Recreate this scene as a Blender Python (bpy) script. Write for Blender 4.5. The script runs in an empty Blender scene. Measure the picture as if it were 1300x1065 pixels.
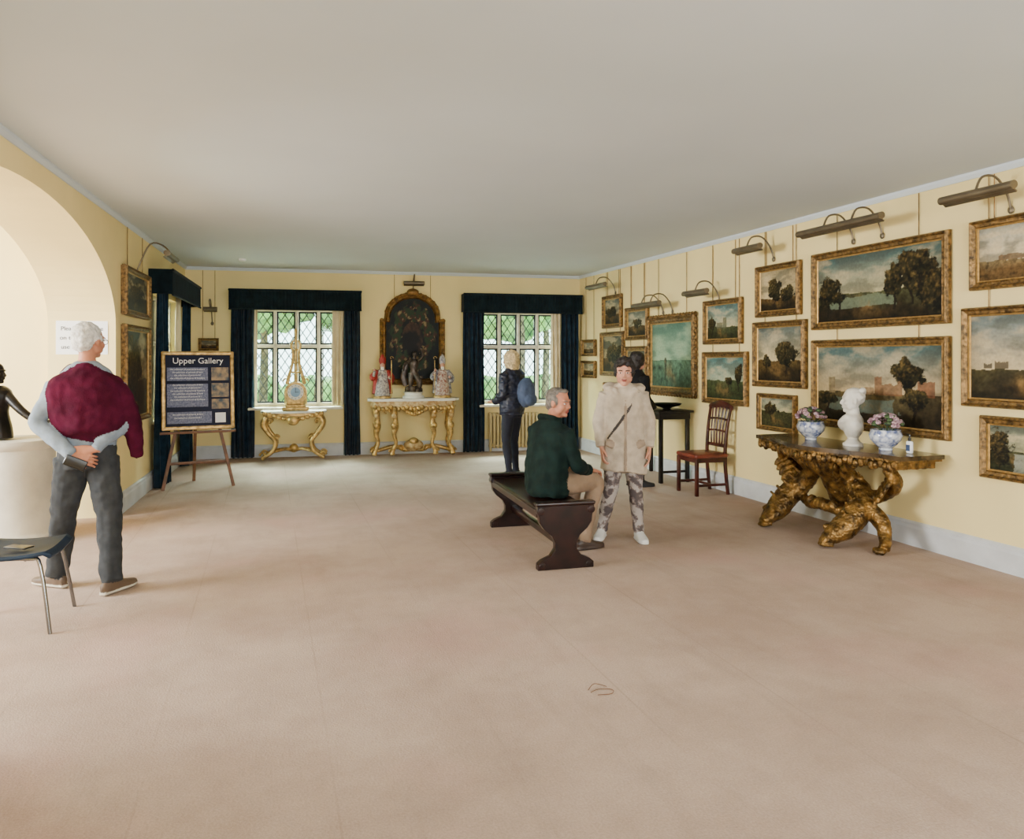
import bpy, bmesh, math, random
from mathutils import Vector, Matrix, noise
from mathutils.bvhtree import BVHTree
random.seed(4)
pi=math.pi
def lin(c):
    c=c/255.0
    return c/12.92 if c<=0.04045 else ((c+0.055)/1.055)**2.4
def C(r,g,b): return (lin(r),lin(g),lin(b))
def mixc(a,b,t):
    t=max(0,min(1,t)); return tuple(x+(y-x)*t for x,y in zip(a,b))
# ---------------------------------------------------------------- materials
def mat(name,col,rough=.6,metal=0,nscale=6,namt=.15,bump=0,bscale=60,col2=None,sheen=0,coat=0,voro=False,spec=.5):
    m=bpy.data.materials.new(name); m.use_nodes=True
    nt=m.node_tree; b=nt.nodes['Principled BSDF']
    b.inputs['Roughness'].default_value=rough; b.inputs['Metallic'].default_value=metal; b.inputs['Specular IOR Level'].default_value=spec
    if sheen: b.inputs['Sheen Weight'].default_value=sheen
    if coat: b.inputs['Coat Weight'].default_value=coat
    tc=nt.nodes.new('ShaderNodeTexCoord')
    n=nt.nodes.new('ShaderNodeTexNoise'); n.inputs['Scale'].default_value=nscale; n.inputs['Detail'].default_value=4
    nt.links.new(tc.outputs['Object'],n.inputs['Vector'])
    r=nt.nodes.new('ShaderNodeValToRGB')
    c2=col2 if col2 else tuple(x*(1-namt*2) for x in col)
    c1=col if col2 else tuple(min(1,x*(1+namt)) for x in col)
    r.color_ramp.elements[0].position=.35; r.color_ramp.elements[1].position=.65
    r.color_ramp.elements[0].color=(*c2,1); r.color_ramp.elements[1].color=(*c1,1)
    nt.links.new(n.outputs['Fac'],r.inputs['Fac']); nt.links.new(r.outputs['Color'],b.inputs['Base Color'])
    if bump:
        if voro:
            n2=nt.nodes.new('ShaderNodeTexVoronoi'); n2.inputs['Scale'].default_value=bscale; o=n2.outputs['Distance']
        else:
            n2=nt.nodes.new('ShaderNodeTexNoise'); n2.inputs['Scale'].default_value=bscale; n2.inputs['Detail'].default_value=3; o=n2.outputs['Fac']
        nt.links.new(tc.outputs['Object'],n2.inputs['Vector'])
        bp=nt.nodes.new('ShaderNodeBump'); bp.inputs['Strength'].default_value=bump; bp.inputs['Distance'].default_value=.01
        nt.links.new(o,bp.inputs['Height']); nt.links.new(bp.outputs['Normal'],b.inputs['Normal'])
    return m
M_wall=mat('wall_paint',C(239,217,155),.85,nscale=1.2,namt=.03,bump=.08,bscale=30,spec=.2)
M_ceil=mat('ceiling_plaster',C(205,213,219),.9,nscale=.5,namt=.03,bump=.1,bscale=6)
M_base=mat('baseboard_paint',C(200,201,203),.55,nscale=5,namt=.05)
M_gold=mat('gilt',C(196,160,96),.38,.6,nscale=18,namt=.25,bump=.5,bscale=50)
M_golddark=mat('gilt_aged',C(130,94,46),.42,.6,nscale=14,namt=.3,bump=.5,bscale=45)
M_giltcarve=mat('gilt_carved',C(126,94,46),.42,.65,nscale=14,namt=.4,bump=.5,bscale=48,voro=True)
M_frame=mat('frame_gilt',C(128,98,54),.42,.55,nscale=30,namt=.35,bump=.6,bscale=60)
M_slip=mat('frame_slip',C(170,134,74),.45,.5,nscale=30,namt=.15)
M_navy=mat('curtain_velvet',C(19,39,53),.95,nscale=9,namt=.25,sheen=.08,spec=.15)
M_pelmet=mat('pelmet_velvet',C(17,30,35),.95,nscale=9,namt=.2,sheen=.05,spec=.15)
M_cream=mat('cream_lining',C(222,205,165),.9,namt=.06)
M_stone=mat('window_stone',C(216,208,190),.8,nscale=12,namt=.06,bump=.2)
M_lead=mat('lead_came',C(28,32,32),.6,.3)
M_mahog=mat('mahogany',C(32,12,9),.3,nscale=8,namt=.3,coat=.25,spec=.3)
M_mahog2=mat('mahogany_red',C(66,24,15),.35,nscale=8,namt=.3,coat=.2,spec=.3)
M_ebony=mat('dark_wood',C(18,12,10),.4,nscale=8,namt=.2,coat=.15,spec=.3)
M_wood=mat('easel_wood',C(104,64,34),.55,nscale=10,namt=.2)
M_bronze=mat('bronze',C(30,26,25),.35,.6,nscale=10,namt=.3)
M_marble=mat('white_marble',C(222,215,202),.45,nscale=4,namt=.08)
M_stonecol=mat('pale_stone',C(196,190,176),.7,nscale=3,namt=.1,bump=.2,bscale=20)
M_topm=mat('table_marble',C(80,62,40),.25,nscale=7,namt=.35,coat=.25)
M_chrome=mat('chrome',C(130,132,136),.2,1,namt=.03)
M_blueseat=mat('blue_vinyl',C(28,44,64),.6,namt=.1,spec=.25)
M_lamp=mat('lamp_brass',C(112,100,80),.42,.6,namt=.12)
M_white=mat('white_paper',C(240,240,240),.7,namt=.01)
M_black=mat('black_plastic',C(14,14,16),.3,namt=.1)
M_redc=mat('robe_red',C(150,34,26),.6,namt=.2)
M_blue=mat('robe_blue',C(60,80,120),.6,namt=.2)
M_porc=mat('blue_white_porcelain',C(222,224,228),.2,nscale=28,col2=C(90,104,150),coat=.6)
M_flower=mat('flower_petals',C(206,176,182),.8,nscale=60,col2=C(120,76,92))
M_leaf=mat('leaf',C(60,80,44),.7,nscale=30,namt=.4)
M_foliage=mat('tree_foliage',C(140,184,98),.9,nscale=2.2,col2=C(54,100,50),bump=1,bscale=6)
M_bark=mat('bark',C(110,96,74),.9,nscale=8,namt=.3)
M_gravel=mat('gravel',C(226,228,220),.95,nscale=2,namt=.05)
M_rad=mat('radiator_paint',C(180,160,112),.5,namt=.05)
def carpet():
    m=bpy.data.materials.new('carpet'); m.use_nodes=True; nt=m.node_tree; b=nt.nodes['Principled BSDF']
    b.inputs['Roughness'].default_value=.97; b.inputs['Specular IOR Level'].default_value=.15
    N=nt.nodes.new; L=nt.links.new
    tc=N('ShaderNodeTexCoord')
    n=N('ShaderNodeTexNoise'); n.inputs['Scale'].default_value=.9; n.inputs['Detail'].default_value=9; n.inputs['Roughness'].default_value=.7; L(tc.outputs['Object'],n.inputs['Vector'])
    r=N('ShaderNodeValToRGB'); e=r.color_ramp.elements
    e[0].position=.36; e[0].color=(*C(163,140,125),1); e[1].position=.6; e[1].color=(*C(181,159,143),1)
    L(n.outputs['Fac'],r.inputs['Fac'])
    n2=N('ShaderNodeTexNoise'); n2.inputs['Scale'].default_value=.9; n2.inputs['Detail'].default_value=4
    mp=N('ShaderNodeMapping'); mp.inputs['Location'].default_value=(7,3,0); L(tc.outputs['Object'],mp.inputs['Vector']); L(mp.outputs['Vector'],n2.inputs['Vector'])
    r2=N('ShaderNodeValToRGB'); r2.color_ramp.elements[0].position=.54; r2.color_ramp.elements[1].position=.7
    r2.color_ramp.elements[0].color=(0,0,0,1); r2.color_ramp.elements[1].color=(.3,.3,.3,1); L(n2.outputs['Fac'],r2.inputs['Fac'])
    mx=N('ShaderNodeMixRGB'); mx.inputs['Color2'].default_value=(*C(184,140,132),1); L(r2.outputs['Color'],mx.inputs['Fac']); L(r.outputs['Color'],mx.inputs['Color1'])
    mp5=N('ShaderNodeMapping'); mp5.inputs['Scale'].default_value=(3.2,.7,1); mp5.inputs['Rotation'].default_value=(0,0,.35); L(tc.outputs['Object'],mp5.inputs['Vector'])
    n5=N('ShaderNodeTexNoise'); n5.inputs['Scale'].default_value=1.6; n5.inputs['Detail'].default_value=8; n5.inputs['Roughness'].default_value=.7; L(mp5.outputs['Vector'],n5.inputs['Vector'])
    r5=N('ShaderNodeMapRange'); r5.inputs['From Min'].default_value=.52; r5.inputs['From Max'].default_value=.72; r5.inputs['To Max'].default_value=.22; L(n5.outputs['Fac'],r5.inputs['Value'])
    mx5=N('ShaderNodeMixRGB'); mx5.inputs['Color2'].default_value=(*C(128,108,96),1); L(r5.outputs['Result'],mx5.inputs['Fac']); L(mx.outputs['Color'],mx5.inputs['Color1'])
    sp=N('ShaderNodeSeparateXYZ'); L(tc.outputs['Object'],sp.inputs['Vector'])
    a=N('ShaderNodeMath'); a.operation='ADD'; a.inputs[1].default_value=20.17; L(sp.outputs['X'],a.inputs[0])
    mo=N('ShaderNodeMath'); mo.operation='MODULO'; mo.inputs[1].default_value=.68; L(a.outputs[0],mo.inputs[0])
    lt=N('ShaderNodeMath'); lt.operation='LESS_THAN'; lt.inputs[1].default_value=.009; L(mo.outputs[0],lt.inputs[0])
    ml=N('ShaderNodeMath'); ml.operation='MULTIPLY'; L(lt.outputs[0],ml.inputs[0])
    n4=N('ShaderNodeTexNoise'); n4.inputs['Scale'].default_value=.7; L(tc.outputs['Object'],n4.inputs['Vector'])
    r4=N('ShaderNodeMapRange'); r4.inputs['From Min'].default_value=.38; r4.inputs['From Max'].default_value=.65; r4.inputs['To Min'].default_value=.0; r4.inputs['To Max'].default_value=.26
    L(n4.outputs['Fac'],r4.inputs['Value']); L(r4.outputs['Result'],ml.inputs[1])
    mx2=N('ShaderNodeMixRGB'); mx2.inputs['Color2'].default_value=(*C(104,84,74),1); L(ml.outputs[0],mx2.inputs['Fac']); L(mx5.outputs['Color'],mx2.inputs['Color1'])
    n3=N('ShaderNodeTexNoise'); n3.inputs['Scale'].default_value=110; n3.inputs['Detail'].default_value=2; L(tc.outputs['Object'],n3.inputs['Vector'])
    mx3=N('ShaderNodeMixRGB'); mx3.blend_type='OVERLAY'; mx3.inputs['Fac'].default_value=.25; L(mx2.outputs['Color'],mx3.inputs['Color1']); L(n3.outputs['Fac'],mx3.inputs['Color2'])
    L(mx3.outputs['Color'],b.inputs['Base Color'])
    bp=N('ShaderNodeBump'); bp.inputs['Strength'].default_value=.25; bp.inputs['Distance'].default_value=.01; L(n3.outputs['Fac'],bp.inputs['Height']); L(bp.outputs['Normal'],b.inputs['Normal'])
    return m
M_carpet=carpet()
def glassm():
    m=bpy.data.materials.new('leaded_glass'); m.use_nodes=True; nt=m.node_tree; nt.nodes.clear()
    o=nt.nodes.new('ShaderNodeOutputMaterial'); t=nt.nodes.new('ShaderNodeBsdfTransparent'); g=nt.nodes.new('ShaderNodeBsdfGlossy'); g.inputs['Roughness'].default_value=.05
    t.inputs['Color'].default_value=(.86,.98,.94,1)
    x=nt.nodes.new('ShaderNodeMixShader'); x.inputs[0].default_value=.05
    nt.links.new(t.outputs[0],x.inputs[1]); nt.links.new(g.outputs[0],x.inputs[2]); nt.links.new(x.outputs[0],o.inputs[0]); return m
M_glass=glassm()
def paintm():
    m=bpy.data.materials.new('oil_paint'); m.use_nodes=True; nt=m.node_tree; b=nt.nodes['Principled BSDF']
    b.inputs['Roughness'].default_value=.5; b.inputs['Specular IOR Level'].default_value=.18
    a=nt.nodes.new('ShaderNodeVertexColor'); a.layer_name='Col'
    n=nt.nodes.new('ShaderNodeTexNoise'); n.inputs['Scale'].default_value=40; n.inputs['Detail'].default_value=5
    tc=nt.nodes.new('ShaderNodeTexCoord'); nt.links.new(tc.outputs['Object'],n.inputs['Vector'])
    mx=nt.nodes.new('ShaderNodeMixRGB'); mx.blend_type='OVERLAY'; mx.inputs['Fac'].default_value=.35
    nt.links.new(a.outputs['Color'],mx.inputs['Color1']); nt.links.new(n.outputs['Fac'],mx.inputs['Color2']); nt.links.new(mx.outputs['Color'],b.inputs['Base Color'])
    bp=nt.nodes.new('ShaderNodeBump'); bp.inputs['Strength'].default_value=.12; nt.links.new(n.outputs['Fac'],bp.inputs['Height']); nt.links.new(bp.outputs['Normal'],b.inputs['Normal'])
    return m
M_paint=paintm()
# ---------------------------------------------------------------- mesh builder
def cr(pts,sub=4):
    out=[]; n=len(pts)
    for i in range(n-1):
        p0=pts[max(i-1,0)];p1=pts[i];p2=pts[i+1];p3=pts[min(i+2,n-1)]
        for k in range(sub):
            t=k/sub
            out.append(tuple(0.5*((2*b)+(-a+c)*t+(2*a-5*b+4*c-d)*t*t+(-a+3*b-3*c+d)*t**3) for a,b,c,d in zip(p0,p1,p2,p3)))
    out.append(tuple(pts[-1])); return out
class MB:
    def __init__(s): s.v=[];s.f=[];s.m=[];s.M=Matrix()
    def add(s,vs,fs,m=0):
        o=len(s.v)
        for v in vs: s.v.append(s.M@Vector(v))
        for f in fs: s.f.append([i+o for i in f]); s.m.append(m)
    def box(s,c,sz,m=0,R=None):
        x,y,z=[a/2 for a in sz]; c=Vector(c)
        vs=[Vector((i*x,j*y,k*z)) for i in(-1,1) for j in(-1,1) for k in(-1,1)]
        if R: vs=[R@v for v in vs]
        s.add([v+c for v in vs],[(0,1,3,2),(4,6,7,5),(0,4,5,1),(2,3,7,6),(0,2,6,4),(1,5,7,3)],m)
    def rbox(s,c,sz,m=0,b=.01,R=None):
        x,y,z=[a/2 for a in sz]; c=Vector(c); b=min(b,x*.9,y*.9,z*.9)
        vs=[];fs=[]
        prof=[(-z,b),(-z+b*.3,b*.3),(-z+b,0),(z-b,0),(z-b*.3,b*.3),(z,b)]
        for zz,ins in prof:
            X=x-ins;Y=y-ins
            for (px,py) in [(-X+b,-Y),(X-b,-Y),(X,-Y+b),(X,Y-b),(X-b,Y),(-X+b,Y),(-X,Y-b),(-X,-Y+b)]:
                vs.append(Vector((px,py,zz)))
        for k in range(5):
            for i in range(8):
                a=k*8+i; d=k*8+(i+1)%8; fs.append((a,d,d+8,a+8))
        fs.append(tuple(range(7,-1,-1))); fs.append(tuple(range(40,48)))
        if R: vs=[R@v for v in vs]
        s.add([v+c for v in vs],fs,m)
    def tube(s,secs,m=0,side=None,n=12,sub=4,pw=1.0,cap=.6):
        secs=[tuple(q)+((q[3],) if len(q)==4 else ()) for q in secs]
        if sub>1: secs=cr(secs,sub)
        P=[Vector(q[:3]) for q in secs]; N=len(P); vs=[];S=None
        for i in range(N):
            T=(P[min(i+1,N-1)]-P[max(i-1,0)])
            if T.length<1e-9: T=Vector((0,0,1))
            T.normalize()
            ref=Vector(side) if side else (S if S is not None else (Vector((1,0,0)) if abs(T.x)<.9 else Vector((0,1,0))))
            S2=ref-T*ref.dot(T)
            if S2.length<1e-4: S2=(S if S else Vector((0,1,0))); S2=S2-T*S2.dot(T)
            S2.normalize(); S=S2; B=T.cross(S)
            ra=max(secs[i][3],.0005); rb=max(secs[i][4],.0005)
            for k in range(n):
                a=2*pi*k/n; ca=math.cos(a);sa=math.sin(a)
                ca=math.copysign(abs(ca)**pw,ca);sa=math.copysign(abs(sa)**pw,sa)
                vs.append(P[i]+S*ra*ca+B*rb*sa)
            if i==0: c0=P[0]-T*min(ra,rb)*cap
            if i==N-1: c1=P[-1]+T*min(ra,rb)*cap
        fs=[]
        for i in range(N-1):
            for k in range(n):
                a=i*n+k; b=i*n+(k+1)%n; fs.append((a,b,b+n,a+n))
        vs+= [c0,c1]; q=N*n
        for k in range(n):
            fs.append((q,(k+1)%n,k)); fs.append((q+1,(N-1)*n+k,(N-1)*n+(k+1)%n))
        s.add(vs,fs,m)
    def cyl(s,a,b,r,r2=None,m=0,n=12): s.tube([(*a,r),(*b,r if r2 is None else r2)],m,n=n,sub=1,cap=0)
    def ell(s,c,r,m=0,n=16,k=10,R=None):
        c=Vector(c); vs=[Vector((0,0,-r[2]))]
        for j in range(1,k):
            t=-pi/2+pi*j/k
            for i in range(n):
                a=2*pi*i/n; vs.append(Vector((r[0]*math.cos(t)*math.cos(a),r[1]*math.cos(t)*math.sin(a),r[2]*math.sin(t))))
        vs.append(Vector((0,0,r[2]))); fs=[]
        for i in range(n): fs.append((0,1+(i+1)%n,1+i))
        for j in range(k-2):
            for i in range(n):
                a=1+j*n+i;b=1+j*n+(i+1)%n; fs.append((a,b,b+n,a+n))
        q=len(vs)-1;o=1+(k-2)*n
        for i in range(n): fs.append((o+i,o+(i+1)%n,q))
        if R: vs=[R@v for v in vs]
        s.add([v+c for v in vs],fs,m)
    def lathe(s,prof,c=(0,0,0),m=0,n=24,sx=1,sy=1):
        c=Vector(c); vs=[];fs=[]
        for r,z in prof:
            for i in range(n):
                a=2*pi*i/n; vs.append(c+Vector((r*math.cos(a)*sx,r*math.sin(a)*sy,z)))
        for j in range(len(prof)-1):
            for i in range(n):
                a=j*n+i;b=j*n+(i+1)%n; fs.append((a,b,b+n,a+n))
        fs.append(tuple(range(n-1,-1,-1))); fs.append(tuple((len(prof)-1)*n+i for i in range(n)))
        s.add(vs,fs,m)
    def prism(s,poly,d0,d1,m=0,plane='xz'):
        n=len(poly)
        def P(p,d): return (p[0],d,p[1]) if plane=='xz' else ((p[0],p[1],d) if plane=='xy' else (d,p[0],p[1]))
        vs=[P(p,d0) for p in poly]+[P(p,d1) for p in poly]
        fs=[tuple(range(n)),tuple(range(2*n-1,n-1,-1))]+[(i,i+n,(i+1)%n+n,(i+1)%n) for i in range(n)]
        s.add(vs,fs,m)
    def mesh(s,name):
        me=bpy.data.meshes.new(name); me.from_pydata([tuple(v) for v in s.v],[],s.f)
        for p,m in zip(me.polygons,s.m): p.material_index=m
        me.update(); return me
    def obj(s,name,mats,Mx=None,parent=None,smooth=True,bevel=0,fix=True):
        me=s.mesh(name)
        if fix:
            bm=bmesh.new(); bm.from_mesh(me); bmesh.ops.recalc_face_normals(bm,faces=bm.faces); bm.to_mesh(me); bm.free()
        for m in mats: me.materials.append(m)
        ob=bpy.data.objects.new(name,me); bpy.context.scene.collection.objects.link(ob)
        if smooth:
            for p in me.polygons: p.use_smooth=True
            try: me.set_sharp_from_angle(angle=math.radians(38))
            except Exception: pass
        if Mx is not None: ob.matrix_world=Mx
        if parent: ob.parent=parent
        if bevel:
            b=ob.modifiers.new('bev','BEVEL'); b.width=bevel; b.segments=2; b.limit_method='ANGLE'
        return ob
def empty(name,Mx=None):
    e=bpy.data.objects.new(name,None); bpy.context.scene.collection.objects.link(e)
    if Mx is not None: e.matrix_world=Mx
    e.empty_display_size=.1
    return e
def frame(o,x):
    x=Vector((x[0],x[1],0)).normalized(); z=Vector((0,0,1)); y=z.cross(x)
    m=Matrix.Identity(4)
    for i in range(3): m[i][0]=x[i];m[i][1]=y[i];m[i][2]=z[i]
    m[0][3]=o[0];m[1][3]=o[1]
    return m
def T(x,y,z=0): return Matrix.Translation((x,y,z))
def RZ(d): return Matrix.Rotation(math.radians(d),4,'Z')
FAR=frame((-1.23,12.83),(6.43,-.59)); LF=6.457
RGT=frame((5.2,12.24),(0,-1)); LFT=frame((-1.846,0),(.048,1))
H=3.02
# ---------------------------------------------------------------- room shell
def wallgrid(mb,s0,s1,holes,th,z1=H):
    S=sorted({s0,s1,*[h[0] for h in holes],*[h[1] for h in holes]}); Z=sorted({0,z1,*[h[2] for h in holes],*[h[3] for h in holes]})
    for i in range(len(S)-1):
        for j in range(len(Z)-1):
            cs=(S[i]+S[i+1])/2;cz=(Z[j]+Z[j+1])/2
            if any(h[0]<cs<h[1] and h[2]<cz<h[3] for h in holes): continue
            for y in (0,th): mb.add([(S[i],y,Z[j]),(S[i+1],y,Z[j]),(S[i+1],y,Z[j+1]),(S[i],y,Z[j+1])],[(0,1,2,3)])
    for a,b,c,d in holes:
        for q in ([(a,0,c),(b,0,c),(b,th,c),(a,th,c)],[(a,0,d),(b,0,d),(b,th,d),(a,th,d)],[(a,0,c),(a,th,c),(a,th,d),(a,0,d)],[(b,0,c),(b,th,c),(b,th,d),(b,0,d)]): mb.add(q,[(0,1,2,3)])
    for q in ([(s0,0,0),(s0,th,0),(s0,th,z1),(s0,0,z1)],[(s1,0,0),(s1,th,0),(s1,th,z1),(s1,0,z1)]): mb.add(q,[(0,1,2,3)])
W1=(1.0,2.36,.80,2.40); W2=(4.70,6.05,.80,2.40); W3=(10.3,12.1,.80,2.40)
mb=MB(); wallgrid(mb,-.5,LF+.3,[W1,W2],.35); mb.obj('wall_far',[M_wall],FAR,smooth=False,fix=False)
mb=MB(); wallgrid(mb,0,15.24,[],.3); mb.obj('wall_right',[M_wall],RGT,smooth=False,fix=False)
mb=MB(); wallgrid(mb,0,7.3,[(.7,3.3,.8,2.7),(3.9,6.6,.8,2.7)],.3)
mb.obj('wall_back',[M_wall],frame((5.3,-3),(-1,0)),smooth=False,fix=False)
mb=MB(); wallgrid(mb,8.4,12.95,[W3],.6); wallgrid(mb,-3.2,3.6,[],.6)
NA=40; AC,AR,AS,AT=6.0,2.4,1.9,2.8
def az(s): return AS+(AT-AS)*math.sqrt(max(0,1-((s-AC)/AR)**2))
for i in range(NA):
    a0=AC-AR*math.cos(pi*i/NA); a1=AC-AR*math.cos(pi*(i+1)/NA); z0=az(a0);z1=az(a1)
    for y in(0,.6): mb.add([(a0,y,z0),(a1,y,z1),(a1,y,H),(a0,y,H)],[(0,1,2,3)])
    mb.add([(a0,0,z0),(a1,0,z1),(a1,.6,z1),(a0,.6,z0)],[(0,1,2,3)])
mb.obj('wall_left',[M_wall],LFT,smooth=False,fix=False)
mb=MB()
mb.box((8.55,2.3,H/2),(.1,3.4,H)); mb.box((2.9,2.3,H/2),(.1,3.4,H)); mb.box((5.7,4.05,.4),(5.8,.1,.8)); mb.box((5.7,4.05,2.86),(5.8,.1,.32)); mb.box((3.1,4.05,1.75),(.5,.1,1.9)); mb.box((8.2,4.05,1.75),(.7,.1,1.9))
mb.obj('wall_alcove',[M_wall],LFT,smooth=False)
mb=MB(); mb.box((.35,4.9,-.05),(11.6,17,.1)); mb.obj('floor',[M_carpet],smooth=False)
mb=MB(); mb.box((.35,4.9,H+.05),(11.6,17,.1)); mb.obj('ceiling',[M_ceil],smooth=False)
def bb(name,Mx,s0,s1):
    mb=MB(); mb.prism([(-.0,0),(-.03,0),(-.03,.15),(-.022,.17),(-.022,.19),(-.006,.205),(0,.205)],s0,s1,0,'yz')
    mb.obj(name,[M_base],Mx,smooth=False)
bb('baseboard_far',FAR,0,LF); bb('baseboard_right',RGT,0,15.2); bb('baseboard_left',LFT,8.42,12.8); bb('baseboard_left.001',LFT,-3,3.6)
for nm,Mx,a,b in(('trim_1',FAR,0,LF),('trim_2',RGT,0,15.2),('trim_3',LFT,-3,12.8)):
    mb=MB(); mb.prism([(0,H-.05),(-.012,H-.05),(-.03,H-.02),(-.03,H),(0,H)],a,b,0,'yz'); mb.obj(nm,[M_ceil],Mx,smooth=False)
# ---------------------------------------------------------------- windows
def window(name,Mx,W,nl=4,zt=1.78):
    s0,s1,z0,z1=W; mb=MB(); yc=.14
    fw=.05
    mb.rbox(((s0+s1)/2,yc,z0+.03),(s1-s0,.1,.06),0); mb.rbox(((s0+s1)/2,yc,z1-.03),(s1-s0,.1,.06),0)
    for k in range(nl+1):
        x=s0+(s1-s0)*k/nl
        mb.rbox((min(max(x,s0+fw/2),s1-fw/2),yc,(z0+z1)/2),(fw,.1,z1-z0),0)
    mb.rbox(((s0+s1)/2,yc,zt),(s1-s0,.1,.055),0)
    mb.rbox(((s0+s1)/2,-.02,z0-.02),(s1-s0+.1,.3,.04),0)
    for k in range(nl):
        a=s0+(s1-s0)*k/nl+fw/2; b=s0+(s1-s0)*(k+1)/nl-fw/2
        for c,d in((z0+.06,zt-.03),(zt+.03,z1-.06)):
            mb.box(((a+b)/2,yc,(c+d)/2),(b-a,.004,d-c),2)
            for e in ((a,'v'),(b,'v')): mb.box((e[0],yc,(c+d)/2),(.05,.03,d-c),1)
            for e in (c,d): mb.box(((a+b)/2,yc,e),(b-a,.03,.05),1)
            px,pz=.125,.19
            for sg in(1,-1):
                w=b-a;h=d-c; lo=min(0,sg*h/pz); hi=w/px+max(0,sg*h/pz)
                q=math.floor(lo)+.5
                while q<hi:
                    pts=[]
                    for x in(0,w):
                        z=(q-x/px)*pz*sg
                        if 0<=z<=h: pts.append((x,z))
                    for z in(0,h):
                        x=(q-sg*z/pz)*px
                        if 0<=x<=w: pts.append((x,z))
                    if len(pts)>=2:
                        p=min(pts);r=max(pts)
                        if (r[0]-p[0])>.01: mb.cyl((a+p[0],yc-.004,c+p[1]),(a+r[0],yc-.004,c+r[1]),.0075,m=1,n=4)
                    q+=1
    mb.obj(name,[M_stone,M_lead,M_glass],Mx,smooth=False)
window('window_1',FAR,W1); window('window_2',FAR,W2); window('window_3',LFT,W3,5)
def curtain(Mx,s0,s1,y0=-.12,z0=.015,z1=2.5,m=None,folds=5,seed=0,amp=.045):
    mb=MB(); n=folds*10; vs=[];fs=[]; K=8
    for j in range(K+1):
        z=z0+(z1-z0)*j/K; 
        for i in range(n+1):
            t=i/n; sx=s0+(s1-s0)*t
            w=amp*(1.1-.35*j/K)*math.sin(t*folds*2*pi+seed)+.012*math.sin(t*folds*5.3+z*1.3+seed)
            vs.append((sx+.006*math.sin(z*3+i),y0+w,z))
    for j in range(K):
        for i in range(n): a=j*(n+1)+i; fs.append((a,a+1,a+n+2,a+n+1))
    mb.add(vs,fs); ob=mb.obj('curtain',[m or M_navy],Mx)
    so=ob.modifiers.new('s','SOLIDIFY'); so.thickness=.008
def pelmet(Mx,s0,s1,z0=2.36,z1=2.66,d=.27):
    mb=MB(); mb.box(((s0+s1)/2,-d+.01,(z0+z1)/2),(s1-s0,.02,z1-z0)); mb.box(((s0+s1)/2,-d/2-.005,z1-.01),(s1-s0,d-.01,.02))
    for s in(s0+.01,s1-.01): mb.box((s,-d/2,(z0+z1)/2),(.02,d-.01,z1-z0))
    n=int((s1-s0)/.05)
    for i in range(n):
        x=s0+(s1-s0)*(i+.5)/n; mb.tube([(x,-d,z0-.015,.022,.01),(x,-d,z1-.03,.022,.008)],0,n=8,sub=1,side=(1,0,0))
    mb.tube([(s0,-d-.006,z1-.01,.018),(s1,-d-.006,z1-.01,.018)],0,n=8,sub=1); mb.tube([(s0,-d-.006,z0-.01,.012),(s1,-d-.006,z0-.01,.012)],0,n=8,sub=1)
    mb.obj('curtain_pelmet',[M_pelmet],Mx)
pelmet(FAR,.68,2.70); curtain(FAR,.69,1.04,seed=1); curtain(FAR,2.42,2.68,seed=2,folds=4); curtain(FAR,2.24,2.44,y0=-.05,m=M_cream,seed=3,folds=3,z0=.83,amp=.02); curtain(FAR,.98,1.08,y0=-.05,m=M_cream,seed=3,folds=2,z0=.83,amp=.02)
pelmet(FAR,4.36,6.42); curtain(FAR,4.37,4.73,seed=4); curtain(FAR,6.08,6.38,seed=5,folds=4); curtain(FAR,5.92,6.10,y0=-.05,m=M_cream,seed=1,folds=3,z0=.83,amp=.02)
pelmet(LFT,9.98,12.45); curtain(LFT,10.0,10.5,seed=6,folds=6); curtain(LFT,11.95,12.42,seed=7,folds=6); curtain(LFT,11.7,11.95,y0=-.05,m=M_cream,seed=1,folds=3,z0=.83,amp=.02)
# ---------------------------------------------------------------- outside
mb=MB(); mb.box((3,40,-.75),(120,54.9,.1)); mb.box((-35,-10,-.75),(56,44.9,.1)); mb.obj('garden_ground',[M_gravel],smooth=False)
def blob(mb,c,r,m,seed,n=28,k=18):
    o=len(mb.v); mb.ell(c,r,m,n,k); c=Vector(c)
    for i in range(o,len(mb.v)):
        v=mb.v[i]; d=v-c; f=1+.3*noise.fractal(v*1.6+Vector((seed,0,0)),.8,2,4); mb.v[i]=c+d*f
for i,(x,y,h) in enumerate([(-6,24,6),(-2,22,5),(1.5,25,7),(4.5,21.5,5),(8,24,6.5),(12,22,6),(-11,20,6),(-10,12,5),(-11,8,6),(-10,16,6),(5.8,27,7),(-4,28,7),(10,27,7),(-.2,26,6),(3.2,23.5,6)]):
    mb=MB(); mb.tube([(x,y,-.7,.16),(x+.1,y,h*.3,.12),(x,y,h*.6,.08)],1,n=10)
    random.seed(i)
    for k in range(8):
        a=random.random()*6.28; blob(mb,(x+1.7*math.cos(a)*random.random(),y+1.2*math.sin(a),3.0+(h-3)*k/7+.5*random.random()),(1.5,1.3,1.0),0,i*7+k)
    mb.obj('tree',[M_foliage,M_bark],fix=False)
mb=MB()
for k in range(20): blob(mb,(-24+k*2.6,34+.5*math.sin(k*2),-.1),(1.6,1.0,.9),0,k,16,10)
mb.obj('hedge',[M_foliage],fix=False)
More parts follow.
